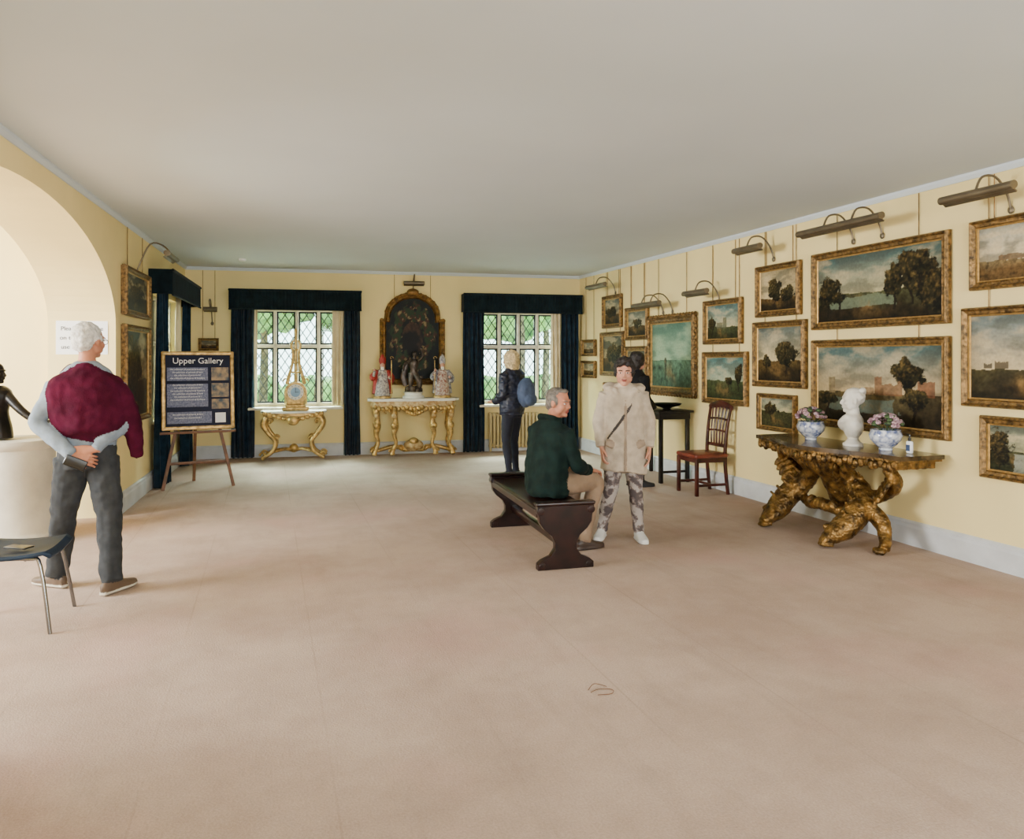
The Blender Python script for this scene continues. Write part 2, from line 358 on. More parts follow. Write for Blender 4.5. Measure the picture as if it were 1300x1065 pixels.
# ---------------------------------------------------------------- paintings
def fr(u,v,s,f=3,o=4): return noise.fractal(Vector((u*f,v*f,s*3.7)),.9,2.1,o)
def landscape(sp,u,v,seed,asp):
    U=u*asp; n=fr(U,v,seed,3); n2=fr(U,v,seed+9,12); n3=fr(U,v,seed+4,28,2)
    hz=sp.get('hz',.4); G=sp.get('gain',1.0); g=.74
    hl=hz+sp.get('hill',.05)*fr(U,0,seed+3,2.5)
    if v>hl:
        t=(v-hl)/(1-hl); c=mixc(sp['hor'],sp['top'],t*1.15)
        cl=fr(U*.7,v*1.6,seed+5,3)
        if cl>0: c=mixc(c,sp.get('cloud',C(222,200,156)),min(.6,cl*1.3))
        else: c=mixc(c,sp.get('dark',C(92,94,84)),min(.6,-cl*1.5))
    else:
        t=(hl-v)/max(hl,.01); c=mixc(sp['far'],sp['fg'],t*1.6+n*.5)
        pth=math.exp(-((u-.45-.2*n-.2*(t-.5))/.1)**2)*(.5-abs(t-.5)); c=mixc(c,C(184,142,82),max(0,pth*1.1))
        c=tuple(max(0,x*(1+.7*n2+.35*n3)) for x in c); g=.48
    w=sp.get('water')
    if w and w[0]<v+.03*n<w[1] and abs(u-w[3])<w[4]*(1+.3*n): c=mixc(w[2],c,.15+.4*abs(n2)); g=.65
    for b in sp.get('bld',[]):
        if b[0]<u<b[1] and b[2]<v<b[3]+.02*n2:
            win=.75 if (int(u*asp*26)%2 and int(v*34)%2) else 1
            c=mixc(c,tuple(x*(1+.4*n2)*win for x in b[4]),.75); g=.6
    for t in sp.get('trees',[]):
        cx,cy,rx,ry=t[:4]; col=t[4] if len(t)>4 else C(46,42,23)
        if abs(u-cx+.015*n+.01*math.sin(v*20))<.010 and v<cy and v>cy-ry-.22: c=C(36,26,16); g=.55
        d=((u-cx)/rx)**2+((v-cy)/ry)**2+1.1*fr(U,v,seed+cx*10,6)+.25*n3
        if d<1:
            lit=.55*(v-cy)/ry-.35*(u-cx)/rx
            c=tuple(max(.003,x*(1+1.3*n2+.8*n3+lit)) for x in mixc(col,C(98,78,40),max(0,lit*.6+n3))); g=.55
        elif d<1.25 and n3>.12: c=mixc(c,col,.7)
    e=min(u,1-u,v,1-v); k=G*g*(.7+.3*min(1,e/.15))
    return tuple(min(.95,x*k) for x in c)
def canvas(mb,cols,x0,x1,z0,z1,y,fn,nx,nz,m):
    o=len(mb.v); vs=[];fs=[]
    for j in range(nz+1):
        for i in range(nx+1):
            u=i/nx;v=j/nz; x=x0+(x1-x0)*u; vs.append((x,y,z0+(z1-z0)*v)); cols.append((o+len(vs)-1,fn(u,v)))
    for j in range(nz):
        for i in range(nx): a=j*(nx+1)+i; fs.append((a,a+1,a+nx+2,a+nx+1))
    mb.add(vs,fs,m)
def setcols(ob,cols):
    at=ob.data.color_attributes.new('Col','FLOAT_COLOR','POINT')
    for i,c in cols: at.data[i].color=(*c,1)
def painting(Mx,s0,s1,z0,z1,sp,seed,fw=.07,name='landscape_painting',ornate=False,hang=True,tilt=0):
    mb=MB(); cols=[]; w=s1-s0;h=z1-z0
    prof=[(0,.0),(0,.03),(.12,.05),(.25,.055),(.4,.036),(.7,.03),(.82,.036),(.84,.02),(1,.014)]
    for k in range(len(prof)-1):
        (i0,y0),(i1,y1)=prof[k],prof[k+1]; i0*=fw;i1*=fw; y0+=.012;y1+=.012
        A=[(s0+i0,-y0,z0+i0),(s1-i0,-y0,z0+i0),(s1-i0,-y0,z1-i0),(s0+i0,-y0,z1-i0)]
        B=[(s0+i1,-y1,z0+i1),(s1-i1,-y1,z0+i1),(s1-i1,-y1,z1-i1),(s0+i1,-y1,z1-i1)]
        mb.add(A+B,[(i,(i+1)%4,(i+1)%4+4,i+4) for i in range(4)],1 if k>=6 else 0)
    mb.box(((s0+s1)/2,-.008,(z0+z1)/2),(w-.02,.014,h-.02),0)
    if ornate:
        per=[]
        n=int(w/.07)
        for i in range(n+1): per+=[(s0+w*i/n,z0),(s0+w*i/n,z1)]
        n=int(h/.07)
        for i in range(n+1): per+=[(s0,z0+h*i/n),(s1,z0+h*i/n)]
        for k,(a,b) in enumerate(per): mb.ell((a,-.035,b),(.035,.022,.035),0,8,6); mb.ell((a+(.03 if a<s1-.02 else -.03)*(1 if a<=s0 or a>=s1 else 0),-.05,b),(.02,.02,.02),0,6,5)
    n=max(36,int(w/.008)); nz=max(30,int(h/.008)); n=min(n,190);nz=min(nz,110)
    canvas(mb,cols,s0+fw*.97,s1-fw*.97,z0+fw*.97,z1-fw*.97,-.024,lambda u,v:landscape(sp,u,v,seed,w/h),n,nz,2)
    if hang:
        for x in((s0+w*.2),(s1-w*.2)): mb.cyl((x,-.012,z1-.01),(x,-.012,H-.055),.004,m=3,n=5)
    ob=mb.obj(name,[M_frame,M_slip,M_paint,M_golddark],Mx,smooth=False); setcols(ob,cols); return ob
Y=12.24
def rp(y0,y1,z0,z1,sp,seed,**k): return painting(RGT,Y-y1,Y-y0,z0,z1,sp,seed,**k)
grn=C(84,84,48); dk=C(50,40,24); brn=C(120,92,50)
rp(4.66,6.25,1.86,2.61,dict(top=C(96,124,120),hor=C(206,194,148),far=C(100,100,62),fg=dk,hz=.42,gain=.9,water=(.2,.36,C(130,142,116),.4,.25),trees=[(.78,.66,.12,.26),(.9,.5,.11,.32),(.66,.52,.08,.18),(.1,.5,.09,.22),(.2,.38,.07,.08),(.97,.3,.1,.3),(.85,.75,.1,.14)]),1,fw=.075)
rp(4.66,6.25,.92,1.76,dict(top=C(96,124,122),hor=C(222,192,142),far=C(116,100,62),fg=C(56,46,28),hz=.4,hill=.02,gain=.95,water=(.14,.32,C(110,122,108),.35,.35),bld=[(.5,.56,.38,.62,C(160,108,72)),(.56,.68,.38,.52,C(150,100,66)),(.68,.72,.38,.6,C(154,104,70)),(.36,.5,.38,.46,C(166,130,94)),(.83,.95,.38,.56,C(154,90,58)),(.1,.16,.38,.6,C(170,148,108))],trees=[(.76,.66,.12,.16),(.8,.34,.1,.12),(.08,.3,.1,.08)]),2,fw=.075)
rp(3.55,4.47,2.10,2.63,dict(top=C(186,182,162),hor=C(226,204,162),far=C(150,128,86),fg=C(120,90,50),hz=.35,bld=[(.2,.5,.35,.45,C(110,80,50))],gain=1.15),3)
rp(3.5,4.54,1.21,1.97,dict(top=C(130,142,138),hor=C(206,186,146),far=C(90,82,50),fg=C(50,42,26),hz=.35,bld=[(.12,.2,.36,.42,C(40,30,22)),(.22,.34,.36,.44,C(50,34,24))],trees=[(.9,.5,.2,.3)]),4)
rp(3.7,4.38,.68,1.15,dict(top=C(130,138,116),hor=C(186,178,136),far=C(80,86,54),fg=C(56,60,36),hz=.45,water=(0,.4,C(170,174,156),.5,.15),trees=[(.15,.5,.18,.4),(.85,.6,.18,.4)]),5,hang=False)
rp(6.43,7.16,2.03,2.59,dict(top=C(190,170,126),hor=C(220,194,142),far=brn,fg=dk,hz=.3,trees=[(.4,.5,.18,.26),(.75,.4,.18,.18)]),6)
rp(6.35,7.21,1.27,1.98,dict(top=C(120,130,122),hor=C(222,200,150),far=C(128,100,52),fg=dk,hz=.38,trees=[(.66,.52,.22,.22),(.2,.35,.12,.12)]),7)
rp(6.5,7.13,.80,1.20,dict(top=C(150,156,134),hor=C(190,182,136),far=grn,fg=C(80,78,46),hz=.55,trees=[(.3,.6,.2,.2)]),8,hang=False,fw=.05)
rp(7.43,8.22,1.75,2.29,dict(top=C(104,140,138),hor=C(190,192,154),far=C(92,96,58),fg=C(58,60,34),hz=.35,bld=[(.5,.62,.3,.62,C(110,108,82)),(.3,.5,.3,.48,C(120,114,86))],trees=[(.15,.45,.11,.2)]),9)
rp(7.33,8.24,1.03,1.66,dict(top=C(100,142,136),hor=C(184,194,162),far=C(90,102,62),fg=C(66,74,42),hz=.45,trees=[(.85,.6,.1,.2),(.6,.45,.08,.08)]),10)
rp(8.42,9.66,1.10,2.15,dict(top=C(100,136,118),hor=C(164,192,156),far=C(116,152,122),fg=C(90,122,96),hz=.42,hill=.01,cloud=C(174,196,158),dark=C(84,120,102),gain=1.15,trees=[(.35,.4,.03,.08,C(70,80,60))]),11,fw=.1,ornate=True,name='seascape_painting')
rp(9.68,10.38,1.85,2.34,dict(top=C(140,148,130),hor=C(190,180,140),far=brn,fg=dk,hz=.4,trees=[(.5,.5,.25,.18)]),12)
rp(9.7,10.4,1.08,1.76,dict(top=C(110,110,90),hor=C(160,150,110),far=brn,fg=dk,hz=.4,trees=[(.3,.5,.25,.25)]),13)
rp(10.53,11.2,2.06,2.58,dict(top=C(110,120,110),hor=C(170,150,110),far=brn,fg=dk,hz=.4,trees=[(.4,.5,.35,.2)]),14)
rp(10.45,11.28,1.30,2.0,dict(top=C(80,86,70),hor=C(130,116,80),far=brn,fg=dk,hz=.4,trees=[(.6,.5,.35,.25)]),15)
rp(10.5,11.15,.85,1.2,dict(top=C(110,110,90),hor=C(150,136,100),far=brn,fg=dk,hz=.4,trees=[(.6,.5,.2,.25)]),151,hang=False,fw=.05)
rp(11.5,12.05,1.62,1.9,dict(top=C(140,130,100),hor=C(170,150,110),far=brn,fg=dk,hz=.4),16,fw=.05)
rp(11.5,12.05,1.25,1.54,dict(top=C(140,130,100),hor=C(170,150,110),far=brn,fg=dk,hz=.4),17,fw=.05,hang=False)
painting(LFT,8.6,9.85,2.03,2.55,dict(top=C(60,66,60),hor=C(110,96,64),far=dk,fg=dk,hz=.4,trees=[(.5,.5,.3,.3)]),18)
painting(LFT,8.6,9.85,.88,1.94,dict(top=C(66,66,54),hor=C(120,96,60),far=C(70,50,32),fg=dk,hz=.4,trees=[(.4,.5,.3,.4)]),19,hang=False)
painting(FAR,.2,.5,1.7,1.9,dict(top=C(110,110,90),hor=C(150,130,90),far=brn,fg=dk,hz=.4),20,fw=.04)
painting(FAR,.22,.48,1.4,1.6,dict(top=C(180,180,170),hor=C(170,170,150),far=brn,fg=dk,hz=.4),21,fw=.04,hang=False)
# arched flower painting
mb=MB(); cols=[]
ox,w,z0,h=3.54,1.08,1.14,1.54
def topf(x,w,h):
    a=abs(x)/(w/2)
    if a>.84: return h*.70
    return h*.74+h*.26*math.sqrt(1-(a/.86)**2)
def outl(w,h,dx=0):
    p=[(-w/2,0),(w/2,0)]
    for i in range(61):
        x=w/2*math.cos(pi*i/60); p.append((x,topf(x,w,h)))
    return p
rings=[(0,.0),(0,.045),(.025,.08),(.055,.06),(.085,.07),(.105,.03)]
for k in range(len(rings)-1):
    (i0,y0),(i1,y1)=rings[k],rings[k+1]
    A=[(ox+p[0],-y0,z0+i0+p[1]) for p in outl(w-2*i0,h-2*i0)];B=[(ox+p[0],-y1,z0+i1+p[1]) for p in outl(w-2*i1,h-2*i1)]
    n=len(A); mb.add(A+B,[(i,(i+1)%n,(i+1)%n+n,i+n) for i in range(n)],0)
O=outl(w-.05,h-.05)
for i in range(0,len(O),3):
    p=O[i]; mb.ell((ox+p[0],-.065,z0+.025+p[1]),(.032,.025,.032),0,8,6)
for k in range(14): mb.ell((ox-w/2+.05+(w-.1)*k/13,-.065,z0+.03),(.03,.025,.03),0,8,6)
for k in range(14):
    for q in(-1,1): mb.ell((ox+q*(w/2-.03),-.065,z0+.03+h*.68*k/13),(.03,.025,.03),0,8,6)
mb.ell((ox,-.07,z0+h),(.10,.04,.06),0)
def flower(u,v):
    d=math.hypot((u-.5)/.33,(v-.5)/.34); n=fr(u,v,77,9); c=mixc(C(9,11,9),C(20,24,15),.5+n)
    if abs(d-.95)<.26+.3*n:
        k=fr(u,v,50,14)
        c=C(34,48,24) if k<.08 else (C(120,102,66) if k>.4 else C(62,34,22))
    elif d<.6:
        k=fr(u,v,31,5); c=mixc(C(16,13,10),C(92,62,40),k*.9)
    return c
vs=[];fs=[];nx,nz=60,84;iw=w-.2;ih=h-.2
for j in range(nz+1):
    for i in range(nx+1):
        u=i/nx;v=j/nz;x=(u-.5)*iw; z=v*topf(x,iw,ih); cols.append((len(mb.v)+len(vs),flower(u,z/ih))); vs.append((ox+x,-.03,z0+.1+z))
for j in range(nz):
    for i in range(nx): a=j*(nx+1)+i; fs.append((a,a+1,a+nx+2,a+nx+1))
mb.add(vs,fs,1)
for x in(-.3,.3): mb.cyl((ox+x,-.01,z0+h*.9),(ox+x,-.01,H-.05),.004,m=0,n=5)
ob=mb.obj('arched_flower_painting',[M_golddark,M_paint],FAR,smooth=False,fix=False); setcols(ob,cols)
# picture lights
def plight(Mx,s0,s1,z,d=.35,zw=None,arms=1):
    mb=MB(); w=s1-s0; R=Matrix.Rotation(math.radians(-35),3,'X')
    mb.tube([(s0,-d,z,.036,.03),(s1,-d,z,.036,.03)],0,n=14,sub=1,side=(0,1,.4),cap=.1)
    mb.rbox(((s0+s1)/2,-d+.02,z-.03),(w*.98,.05,.012),0,.004,R)
    zw=zw or z-.22
    for k in range(arms):
        x=s0+w*(k+1)/(arms+1) if arms>1 else (s0+s1)/2
        mb.tube([(x,-.01,zw,.009),(x,-.05,zw+.12,.009),(x,-.16,z+.13,.009),(x,-.29,z+.12,.009),(x,-d,z+.02,.009)],0,n=8)
        mb.ell((x,-.012,zw),(.025,.012,.03),0,10,6)
    mb.obj('picture_light',[M_lamp],Mx)
for a,b,z,k in((3.86,4.45,2.77,1),(5.03,6.07,2.77,2),(6.66,7.12,2.75,1),(7.66,8.17,2.37,1),(8.78,9.53,2.31,2),(10.44,11.13,2.71,1)): plight(RGT,Y-b,Y-a,z,arms=k,zw=z-.1)
plight(FAR,3.38,3.72,2.82,d=.2,zw=2.72); plight(FAR,.3,.5,2.35,d=.2); plight(LFT,8.95,9.55,2.72,arms=1,d=.38)
# ---------------------------------------------------------------- remesh helper
def remesh(mb,vox,sm=3,disp=None,name='m'):
    src=mb.mesh('tmp'); ob=bpy.data.objects.new('tmp',src); bpy.context.scene.collection.objects.link(ob)
    r=ob.modifiers.new('r','REMESH'); r.mode='VOXEL'; r.voxel_size=vox
    if sm: s=ob.modifiers.new('s','SMOOTH'); s.iterations=sm; s.factor=.5
    bpy.context.view_layer.update()
    dg=bpy.context.evaluated_depsgraph_get(); me=bpy.data.meshes.new_from_object(ob.evaluated_get(dg)); bpy.data.objects.remove(ob)
    bvh=BVHTree.FromPolygons([tuple(v) for v in mb.v],mb.f)
    lab=[0]*len(me.vertices)
    for i,v in enumerate(me.vertices):
        q=bvh.find_nearest(v.co); lab[i]=mb.m[q[2]] if q[2] is not None else 0
    for p in me.polygons:
        l=[lab[i] for i in p.vertices]; p.material_index=max(set(l),key=l.count); p.use_smooth=True
    if disp:
        nr=[v.normal.copy() for v in me.vertices]
        for i,v in enumerate(me.vertices):
            d=disp.get(lab[i])
            if d:
                co=v.co; a=noise.noise(Vector((co.x*d[1],co.y*d[1],co.z*d[1]*d[2]+lab[i]*5))); a2=noise.noise(co*d[1]*2.3)
                v.co=co+nr[i]*d[0]*(a+.5*a2)
    me.name=name; return me
def addmesh(name,me,mats,Mx=None,parent=None):
    idx=[p.material_index for p in me.polygons]
    me.materials.clear()
    for m in mats: me.materials.append(m)
    me.polygons.foreach_set('material_index',[min(i,len(mats)-1) for i in idx]); me.update()
    ob=bpy.data.objects.new(name,me); bpy.context.scene.collection.objects.link(ob)
    if parent: ob.parent=parent
    if Mx is not None: ob.matrix_world=Mx
    return ob
# ---------------------------------------------------------------- people
def basis(p,d,nrm):
    y=Vector(d).normalized(); z=Vector(nrm); z=(z-y*z.dot(y)).normalized(); x=y.cross(z)
    m=Matrix.Identity(4)
    for i in range(3): m[i][0]=x[i];m[i][1]=y[i];m[i][2]=z[i];m[i][3]=p[i]
    return m
def hand(mb,Mx,mir=1,curl=.6,m=0):
    old=mb.M; mb.M=old@Mx@Matrix.Diagonal((mir,1,1,1))
    mb.tube([(0,-.045,0,.025,.02),(0,0,0,.026,.019),(0,.045,0,.037,.016),(0,.088,-.002,.038,.013)],m,side=(1,0,0),n=14)
    for x,L,r in((.029,.074,.0088),(.0095,.082,.009),(-.0105,.076,.0086),(-.0295,.06,.0076)):
        p=[(x*.9,.07,0,r*1.05)];a=0;y=.088;z=0;xx=x
        p.append((xx,y,z,r*1.05))
        for k,f in enumerate((.42,.32,.26)):
            a+=curl*(.75 if k else .5); y+=L*f*math.cos(a); z-=L*f*math.sin(a); xx+=x*.05; p.append((xx,y,z,r*(1-.1*(k+1))))
        mb.tube(p,m,n=10,sub=2,side=(1,0,0))
    mb.tube([(.018,.012,-.004,.014),(.04,.035,-.01,.0125),(.053,.06,-.018,.0105),(.055,.085,-.026,.0085)],m,n=10,sub=3)
    mb.M=old
def head(mb,fd,Mx,s=1):
    old=mb.M; mb.M=Mx
    e=mb.ell
    e((0,-.012,.032),(.076,.096,.086),0,20,14); e((0,.02,-.03),(.063,.072,.082),0,20,14); e((0,.05,-.085),(.034,.034,.03),0); e((0,.068,-.095),(.024,.02,.019),0)
    e((0,.078,.026),(.052,.017,.012),0)
    for q in(-1,1):
        e((q*.036,.062,-.028),(.026,.026,.028),0); e((q*.078,-.004,-.006),(.01,.02,.032),0); e((q*.012,.094,-.034),(.010,.012,.009),0)
        e((q*.05,.03,-.06),(.018,.035,.028),0)
    mb.tube([(0,.086,.014,.008),(0,.1,-.012,.0095),(0,.11,-.032,.012)],0,n=10)
    e((0,.086,-.058),(.025,.013,.006),7); e((0,.084,-.067),(.021,.013,.006),7)
    mb.M=old
    fd.M=Mx
    for q in(-1,1):
        fd.ell((q*.031,.0795,.001),(.0135,.009,.0075),0,12,8); fd.ell((q*.031,.0862,.001),(.007,.0035,.0068),1,10,6)
        fd.tube([(q*.015,.093,.02,.0035),(q*.032,.0935,.0255,.004),(q*.05,.082,.02,.003)],2,n=6)
        fd.tube([(q*.018,.0855,.008,.003),(q*.031,.089,.0095,.003),(q*.045,.082,.007,.003)],3,n=6)
    fd.M=old
def leg(mb,hip,knee,ank,r=(.1,.085,.062,.06,.045),m=3):
    h,k,a=Vector(hip),Vector(knee),Vector(ank)
    P=[(h,r[0]),(h.lerp(k,.5),r[1]),(k,r[2]),(k.lerp(a,.35),r[3]),(k.lerp(a,.8),r[4]),(a,r[4]*1.0)]
    mb.tube([(*p,q) for p,q in P],m,n=18,sub=5,cap=.3)
def foot(mb,a,yaw,m=4,L=1,sole=None):
    old=mb.M; mb.M=old@T(a[0],a[1],a[2]-.08)@RZ(yaw)
    mb.tube([(0,-.065*L,.04,.026,.034),(0,-.03,.05,.035,.048),(0,.03,.05,.037,.046),(0,.09*L,.037,.044,.033),(0,.14*L,.03,.044,.026),(0,.185*L,.026,.03,.02)],m,side=(1,0,0),n=18,pw=.85)
    mb.tube([(0,-.07*L,.013,.03,.012),(0,0,.013,.036,.012),(0,.1*L,.013,.047,.012),(0,.15*L,.013,.044,.012),(0,.19*L,.015,.028,.012)],sole if sole is not None else m,side=(1,0,0),n=18,pw=.6)
    mb.tube([(0,-.005,.05,.036),(0,-.0,.11,.034)],m,n=14,sub=2)
    mb.M=old
def arm(mb,s,e,w,r=(.062,.052,.046,.036),m=2):
    s,e,w=Vector(s),Vector(e),Vector(w)
    mb.tube([(*s,r[0]),(*s.lerp(e,.5),r[1]),(*e,r[2]),(*e.lerp(w,.4),r[2]*.98),(*w,r[3])],m,n=16,sub=5,cap=.3)
skin1=mat('skin',C(196,140,116),.5,nscale=20,namt=.06,spec=.3); skin2=mat('skin_tanned',C(178,118,92),.5,nscale=20,namt=.08,spec=.3)
M_lip=mat('lips',C(144,70,62),.45,namt=.05); M_eye=mat('eye_white',C(210,204,196),.3,namt=.02); M_iris=mat('iris',C(36,26,20),.2,namt=.1); M_browd=mat('brow_dark',C(36,26,22),.8)
M_browg=mat('brow_grey',C(120,112,104),.8)
def human(name,Mx,sp,mats,disp,brow):
    E=empty(name,Mx); mb=MB(); fd=MB(); hd=MB()
    for m_,secs in sp['torso']: mb.tube(secs,m_,side=(1,0,0),n=32,sub=6,cap=.05,pw=.92)
    for l in sp['legs']: leg(mb,*l[:3],r=sp.get('lr',(.1,.085,.062,.06,.045))); foot(mb,l[2],l[3],sole=sp.get('sole'),L=sp.get('fl',1))
    for a in sp['arms']:
        arm(mb,*a[:3],r=sp.get('ar',(.062,.052,.046,.036))); w=Vector(a[2]); d=Vector(a[3]).normalized(); hand(hd,basis(w+d*.02,a[3],a[4]),a[5],a[6])
    hp=Vector(sp['head'][0]); hy=sp['head'][1]; hp_=sp['head'][2]
    HM=T(*hp)@RZ(hy)@Matrix.Rotation(math.radians(hp_),4,'X'); nb=Vector(sp['neck'])
    up=HM@Vector((0,-.015,-.04))
    mb.tube([(*nb,.06),(*nb.lerp(up,.5),.053),(*up,.052)],0,n=16,sub=3)
    head(mb,fd,HM)
    mb.M=HM
    for h in sp['hair']: mb.ell(h[0],h[1],1,18,12)
    mb.M=Matrix()
    for x in sp.get('extra',[]):
        if x[0]=='e': mb.ell(x[1],x[2],x[3],20,14)
        else: mb.tube(x[1],x[2],side=x[3],n=20,sub=5)
    me=remesh(mb,.0075,2,disp); addmesh('body',me,mats,Mx,E).name=name+'_body'
    me=remesh(hd,.0035,1); addmesh(name+'_hands',me,[mats[0]],Mx,E)
    fo=fd.obj(name+'_eyes',[M_eye,M_iris,brow,mats[0]],None,None); fo.parent=E; fo.matrix_world=Mx
    for c in E.children: c.matrix_parent_inverse=Mx.inverted(); c.matrix_world=Mx
    if sp.get('glasses'):
        g=MB(); g.M=HM
        for q in(-1,1):
            pts=[(q*.032+.023*math.cos(a*pi/8),.102,-.002+.018*math.sin(a*pi/8),.002) for a in range(17)]; g.tube(pts,0,n=6,sub=1,cap=0)
            g.tube([(q*.056,.1,.004,.002),(q*.076,.05,.006,.002),(q*.081,-.01,.004,.002)],0,n=6)
        g.tube([(-.009,.104,.0,.002),(.009,.104,.0,.002)],0,n=6,sub=1)
        o=g.obj(name+'_glasses',[M_black]); o.parent=E; o.matrix_parent_inverse=Mx.inverted(); o.matrix_world=Mx
    return E
# --- woman in cream coat
M_coat=mat('cream_coat',C(184,168,148),.9,nscale=14,namt=.08,bump=.2,bscale=80,spec=.2)
def camo():
    m=mat('camo_trousers',C(110,100,96),.8,nscale=17,col2=C(58,48,48)); r=m.node_tree.nodes['Color Ramp'].color_ramp; r.interpolation='CONSTANT'
    e=r.elements; e[0].position=0; e[0].color=(*C(76,66,66),1); e[1].position=.46; e[1].color=(*C(112,98,94),1); x=e.new(.53); x.color=(*C(160,150,144),1); return m
M_camo=camo()
M_dkhair=mat('dark_hair',C(26,17,15),.6,nscale=40,namt=.3,bump=.6,bscale=90)
M_sneak=mat('white_sneaker',C(214,212,208),.6,namt=.04)
M_strap=mat('bag_strap',C(50,40,36),.6)
sp=dict(torso=[(2,[(.01,.01,.60,.205,.15),(0,.0,.72,.205,.145),(0,0,.90,.19,.135),(0,0,1.05,.17,.12),(0,.005,1.2,.18,.125),(0,0,1.29,.175,.11),(0,-.005,1.345,.115,.085),(0,-.005,1.385,.07,.068)])],
 legs=[((.08,.0,.82),(.12,.05,.46),(.195,-.03,.08),-18),((-.08,0,.82),(-.095,.05,.46),(-.125,.05,.08),12)],lr=(.09,.085,.063,.062,.05),
 arms=[((.155,0,1.29),(.225,-.045,1.04),(.205,.06,.83),(-.1,.3,-1),(1,.1,.1),-1,.6),((-.155,0,1.29),(-.225,-.03,1.04),(-.215,.05,.82),(.05,.2,-1),(-1,.1,.1),1,.5)],
 ar=(.066,.06,.055,.047),head=((0,.035,1.485),-8,-6),neck=(0,-.005,1.36),
 hair=[((0,-.025,.05),(.09,.1,.085)),((0,-.05,0),(.085,.07,.085)),((-.06,-.02,.03),(.035,.06,.06)),((.06,-.02,.03),(.035,.06,.06)),((0,.055,.095),(.065,.045,.032)),((.04,.07,.08),(.032,.028,.026)),((-.04,.07,.08),(.032,.028,.026)),((.066,.01,.0),(.022,.04,.045)),((-.066,.01,.0),(.022,.04,.045))],
 extra=[('t',[(.13,.03,1.33,.03,.05),(.12,-.07,1.35,.04,.06),(0,-.11,1.33,.05,.07),(-.12,-.07,1.35,.04,.06),(-.13,.03,1.33,.03,.05)],2,(0,0,1)),('t',[(.1,.07,1.33,.03),(.06,.1,1.28,.022),(.03,.115,1.22,.012)],2,None),('t',[(-.1,.07,1.33,.03),(-.06,.1,1.28,.022),(-.03,.115,1.22,.012)],2,None),
 ('t',[(0,.118,1.25,.012,.008),(0,.128,1.15,.012,.008),(.0,.124,1.0,.012,.008),(0,.14,.8,.012,.008),(.005,.158,.62,.012,.008)],5,(1,0,0)),
 ('t',[(.12,.115,.88,.05,.012),(.14,.118,.83,.045,.01)],5,(1,0,0)),('t',[(-.12,.115,.88,.05,.012),(-.14,.118,.83,.045,.01)],5,(1,0,0)),
 ('t',[(-.12,.07,1.32,.009,.007),(-.04,.126,1.18,.009,.007),(.06,.122,1.03,.009,.007),(.15,.09,.9,.009,.007)],6,(1,0,0))],sole=4,fl=.95)
M_coatd=mat('coat_placket',C(152,132,112),.85)
human('woman_in_cream_coat',T(2.97,6.0)@RZ(159)@Matrix.Scale(.985,4),sp,[skin1,M_dkhair,M_coat,M_camo,M_sneak,M_coatd,M_strap,M_lip],{2:(.012,9,.5),3:(.008,14,.7),1:(.014,30,1)},M_browd)
# --- seated man
M_green=mat('dark_green_jacket',C(13,30,27),.9,nscale=12,namt=.2,spec=.2); M_beige=mat('beige_trousers',C(136,112,90),.85,namt=.08)
M_grhair=mat('grey_hair',C(104,96,88),.7,nscale=40,namt=.25,bump=.4,bscale=90); M_brshoe=mat('brown_shoe',C(54,38,30),.5)
sp=dict(torso=[(2,[(0,-.03,.468,.18,.135),(0,-.03,.52,.205,.16),(0,-.03,.66,.2,.145),(0,-.01,.82,.205,.14),(0,.01,.96,.215,.125),(0,.02,1.03,.17,.1),(0,.03,1.075,.09,.075),(0,.035,1.10,.065,.065)])],
 legs=[((.1,.02,.568),(.12,.40,.555),(.12,.27,.08),-10),((-.1,.02,.568),(-.12,.40,.555),(-.12,.27,.08),10)],lr=(.098,.092,.072,.065,.055),
 arms=[((.18,.01,1.0),(.235,.08,.73),(.14,.3,.66),(-.1,1,-.15),(.2,.1,1),-1,.7),((-.18,.01,1.0),(-.235,.08,.73),(-.12,.3,.66),(.1,1,-.15),(-.2,.1,1),1,.7)],ar=(.072,.062,.056,.044),
 head=((.01,.09,1.215),-74,-4),neck=(0,.025,1.07),
 hair=[((0,-.03,.05),(.081,.09,.078)),((0,-.055,-.01),(.076,.06,.075)),((.066,.0,.02),(.018,.035,.045)),((-.066,.0,.02),(.018,.035,.045)),((0,.04,.1),(.05,.035,.02))],
 extra=[('t',[(.08,.05,1.08,.022),(.075,-.03,1.1,.025),(0,-.055,1.11,.025),(-.075,-.03,1.1,.025),(-.08,.05,1.08,.022)],2,None)])
human('seated_man',T(2.19,5.78)@RZ(-70),sp,[skin2,M_grhair,M_green,M_beige,M_brshoe,M_green,M_green,M_lip],{2:(.016,8,.6),3:(.01,12,.6),1:(.005,30,1)},M_browg)
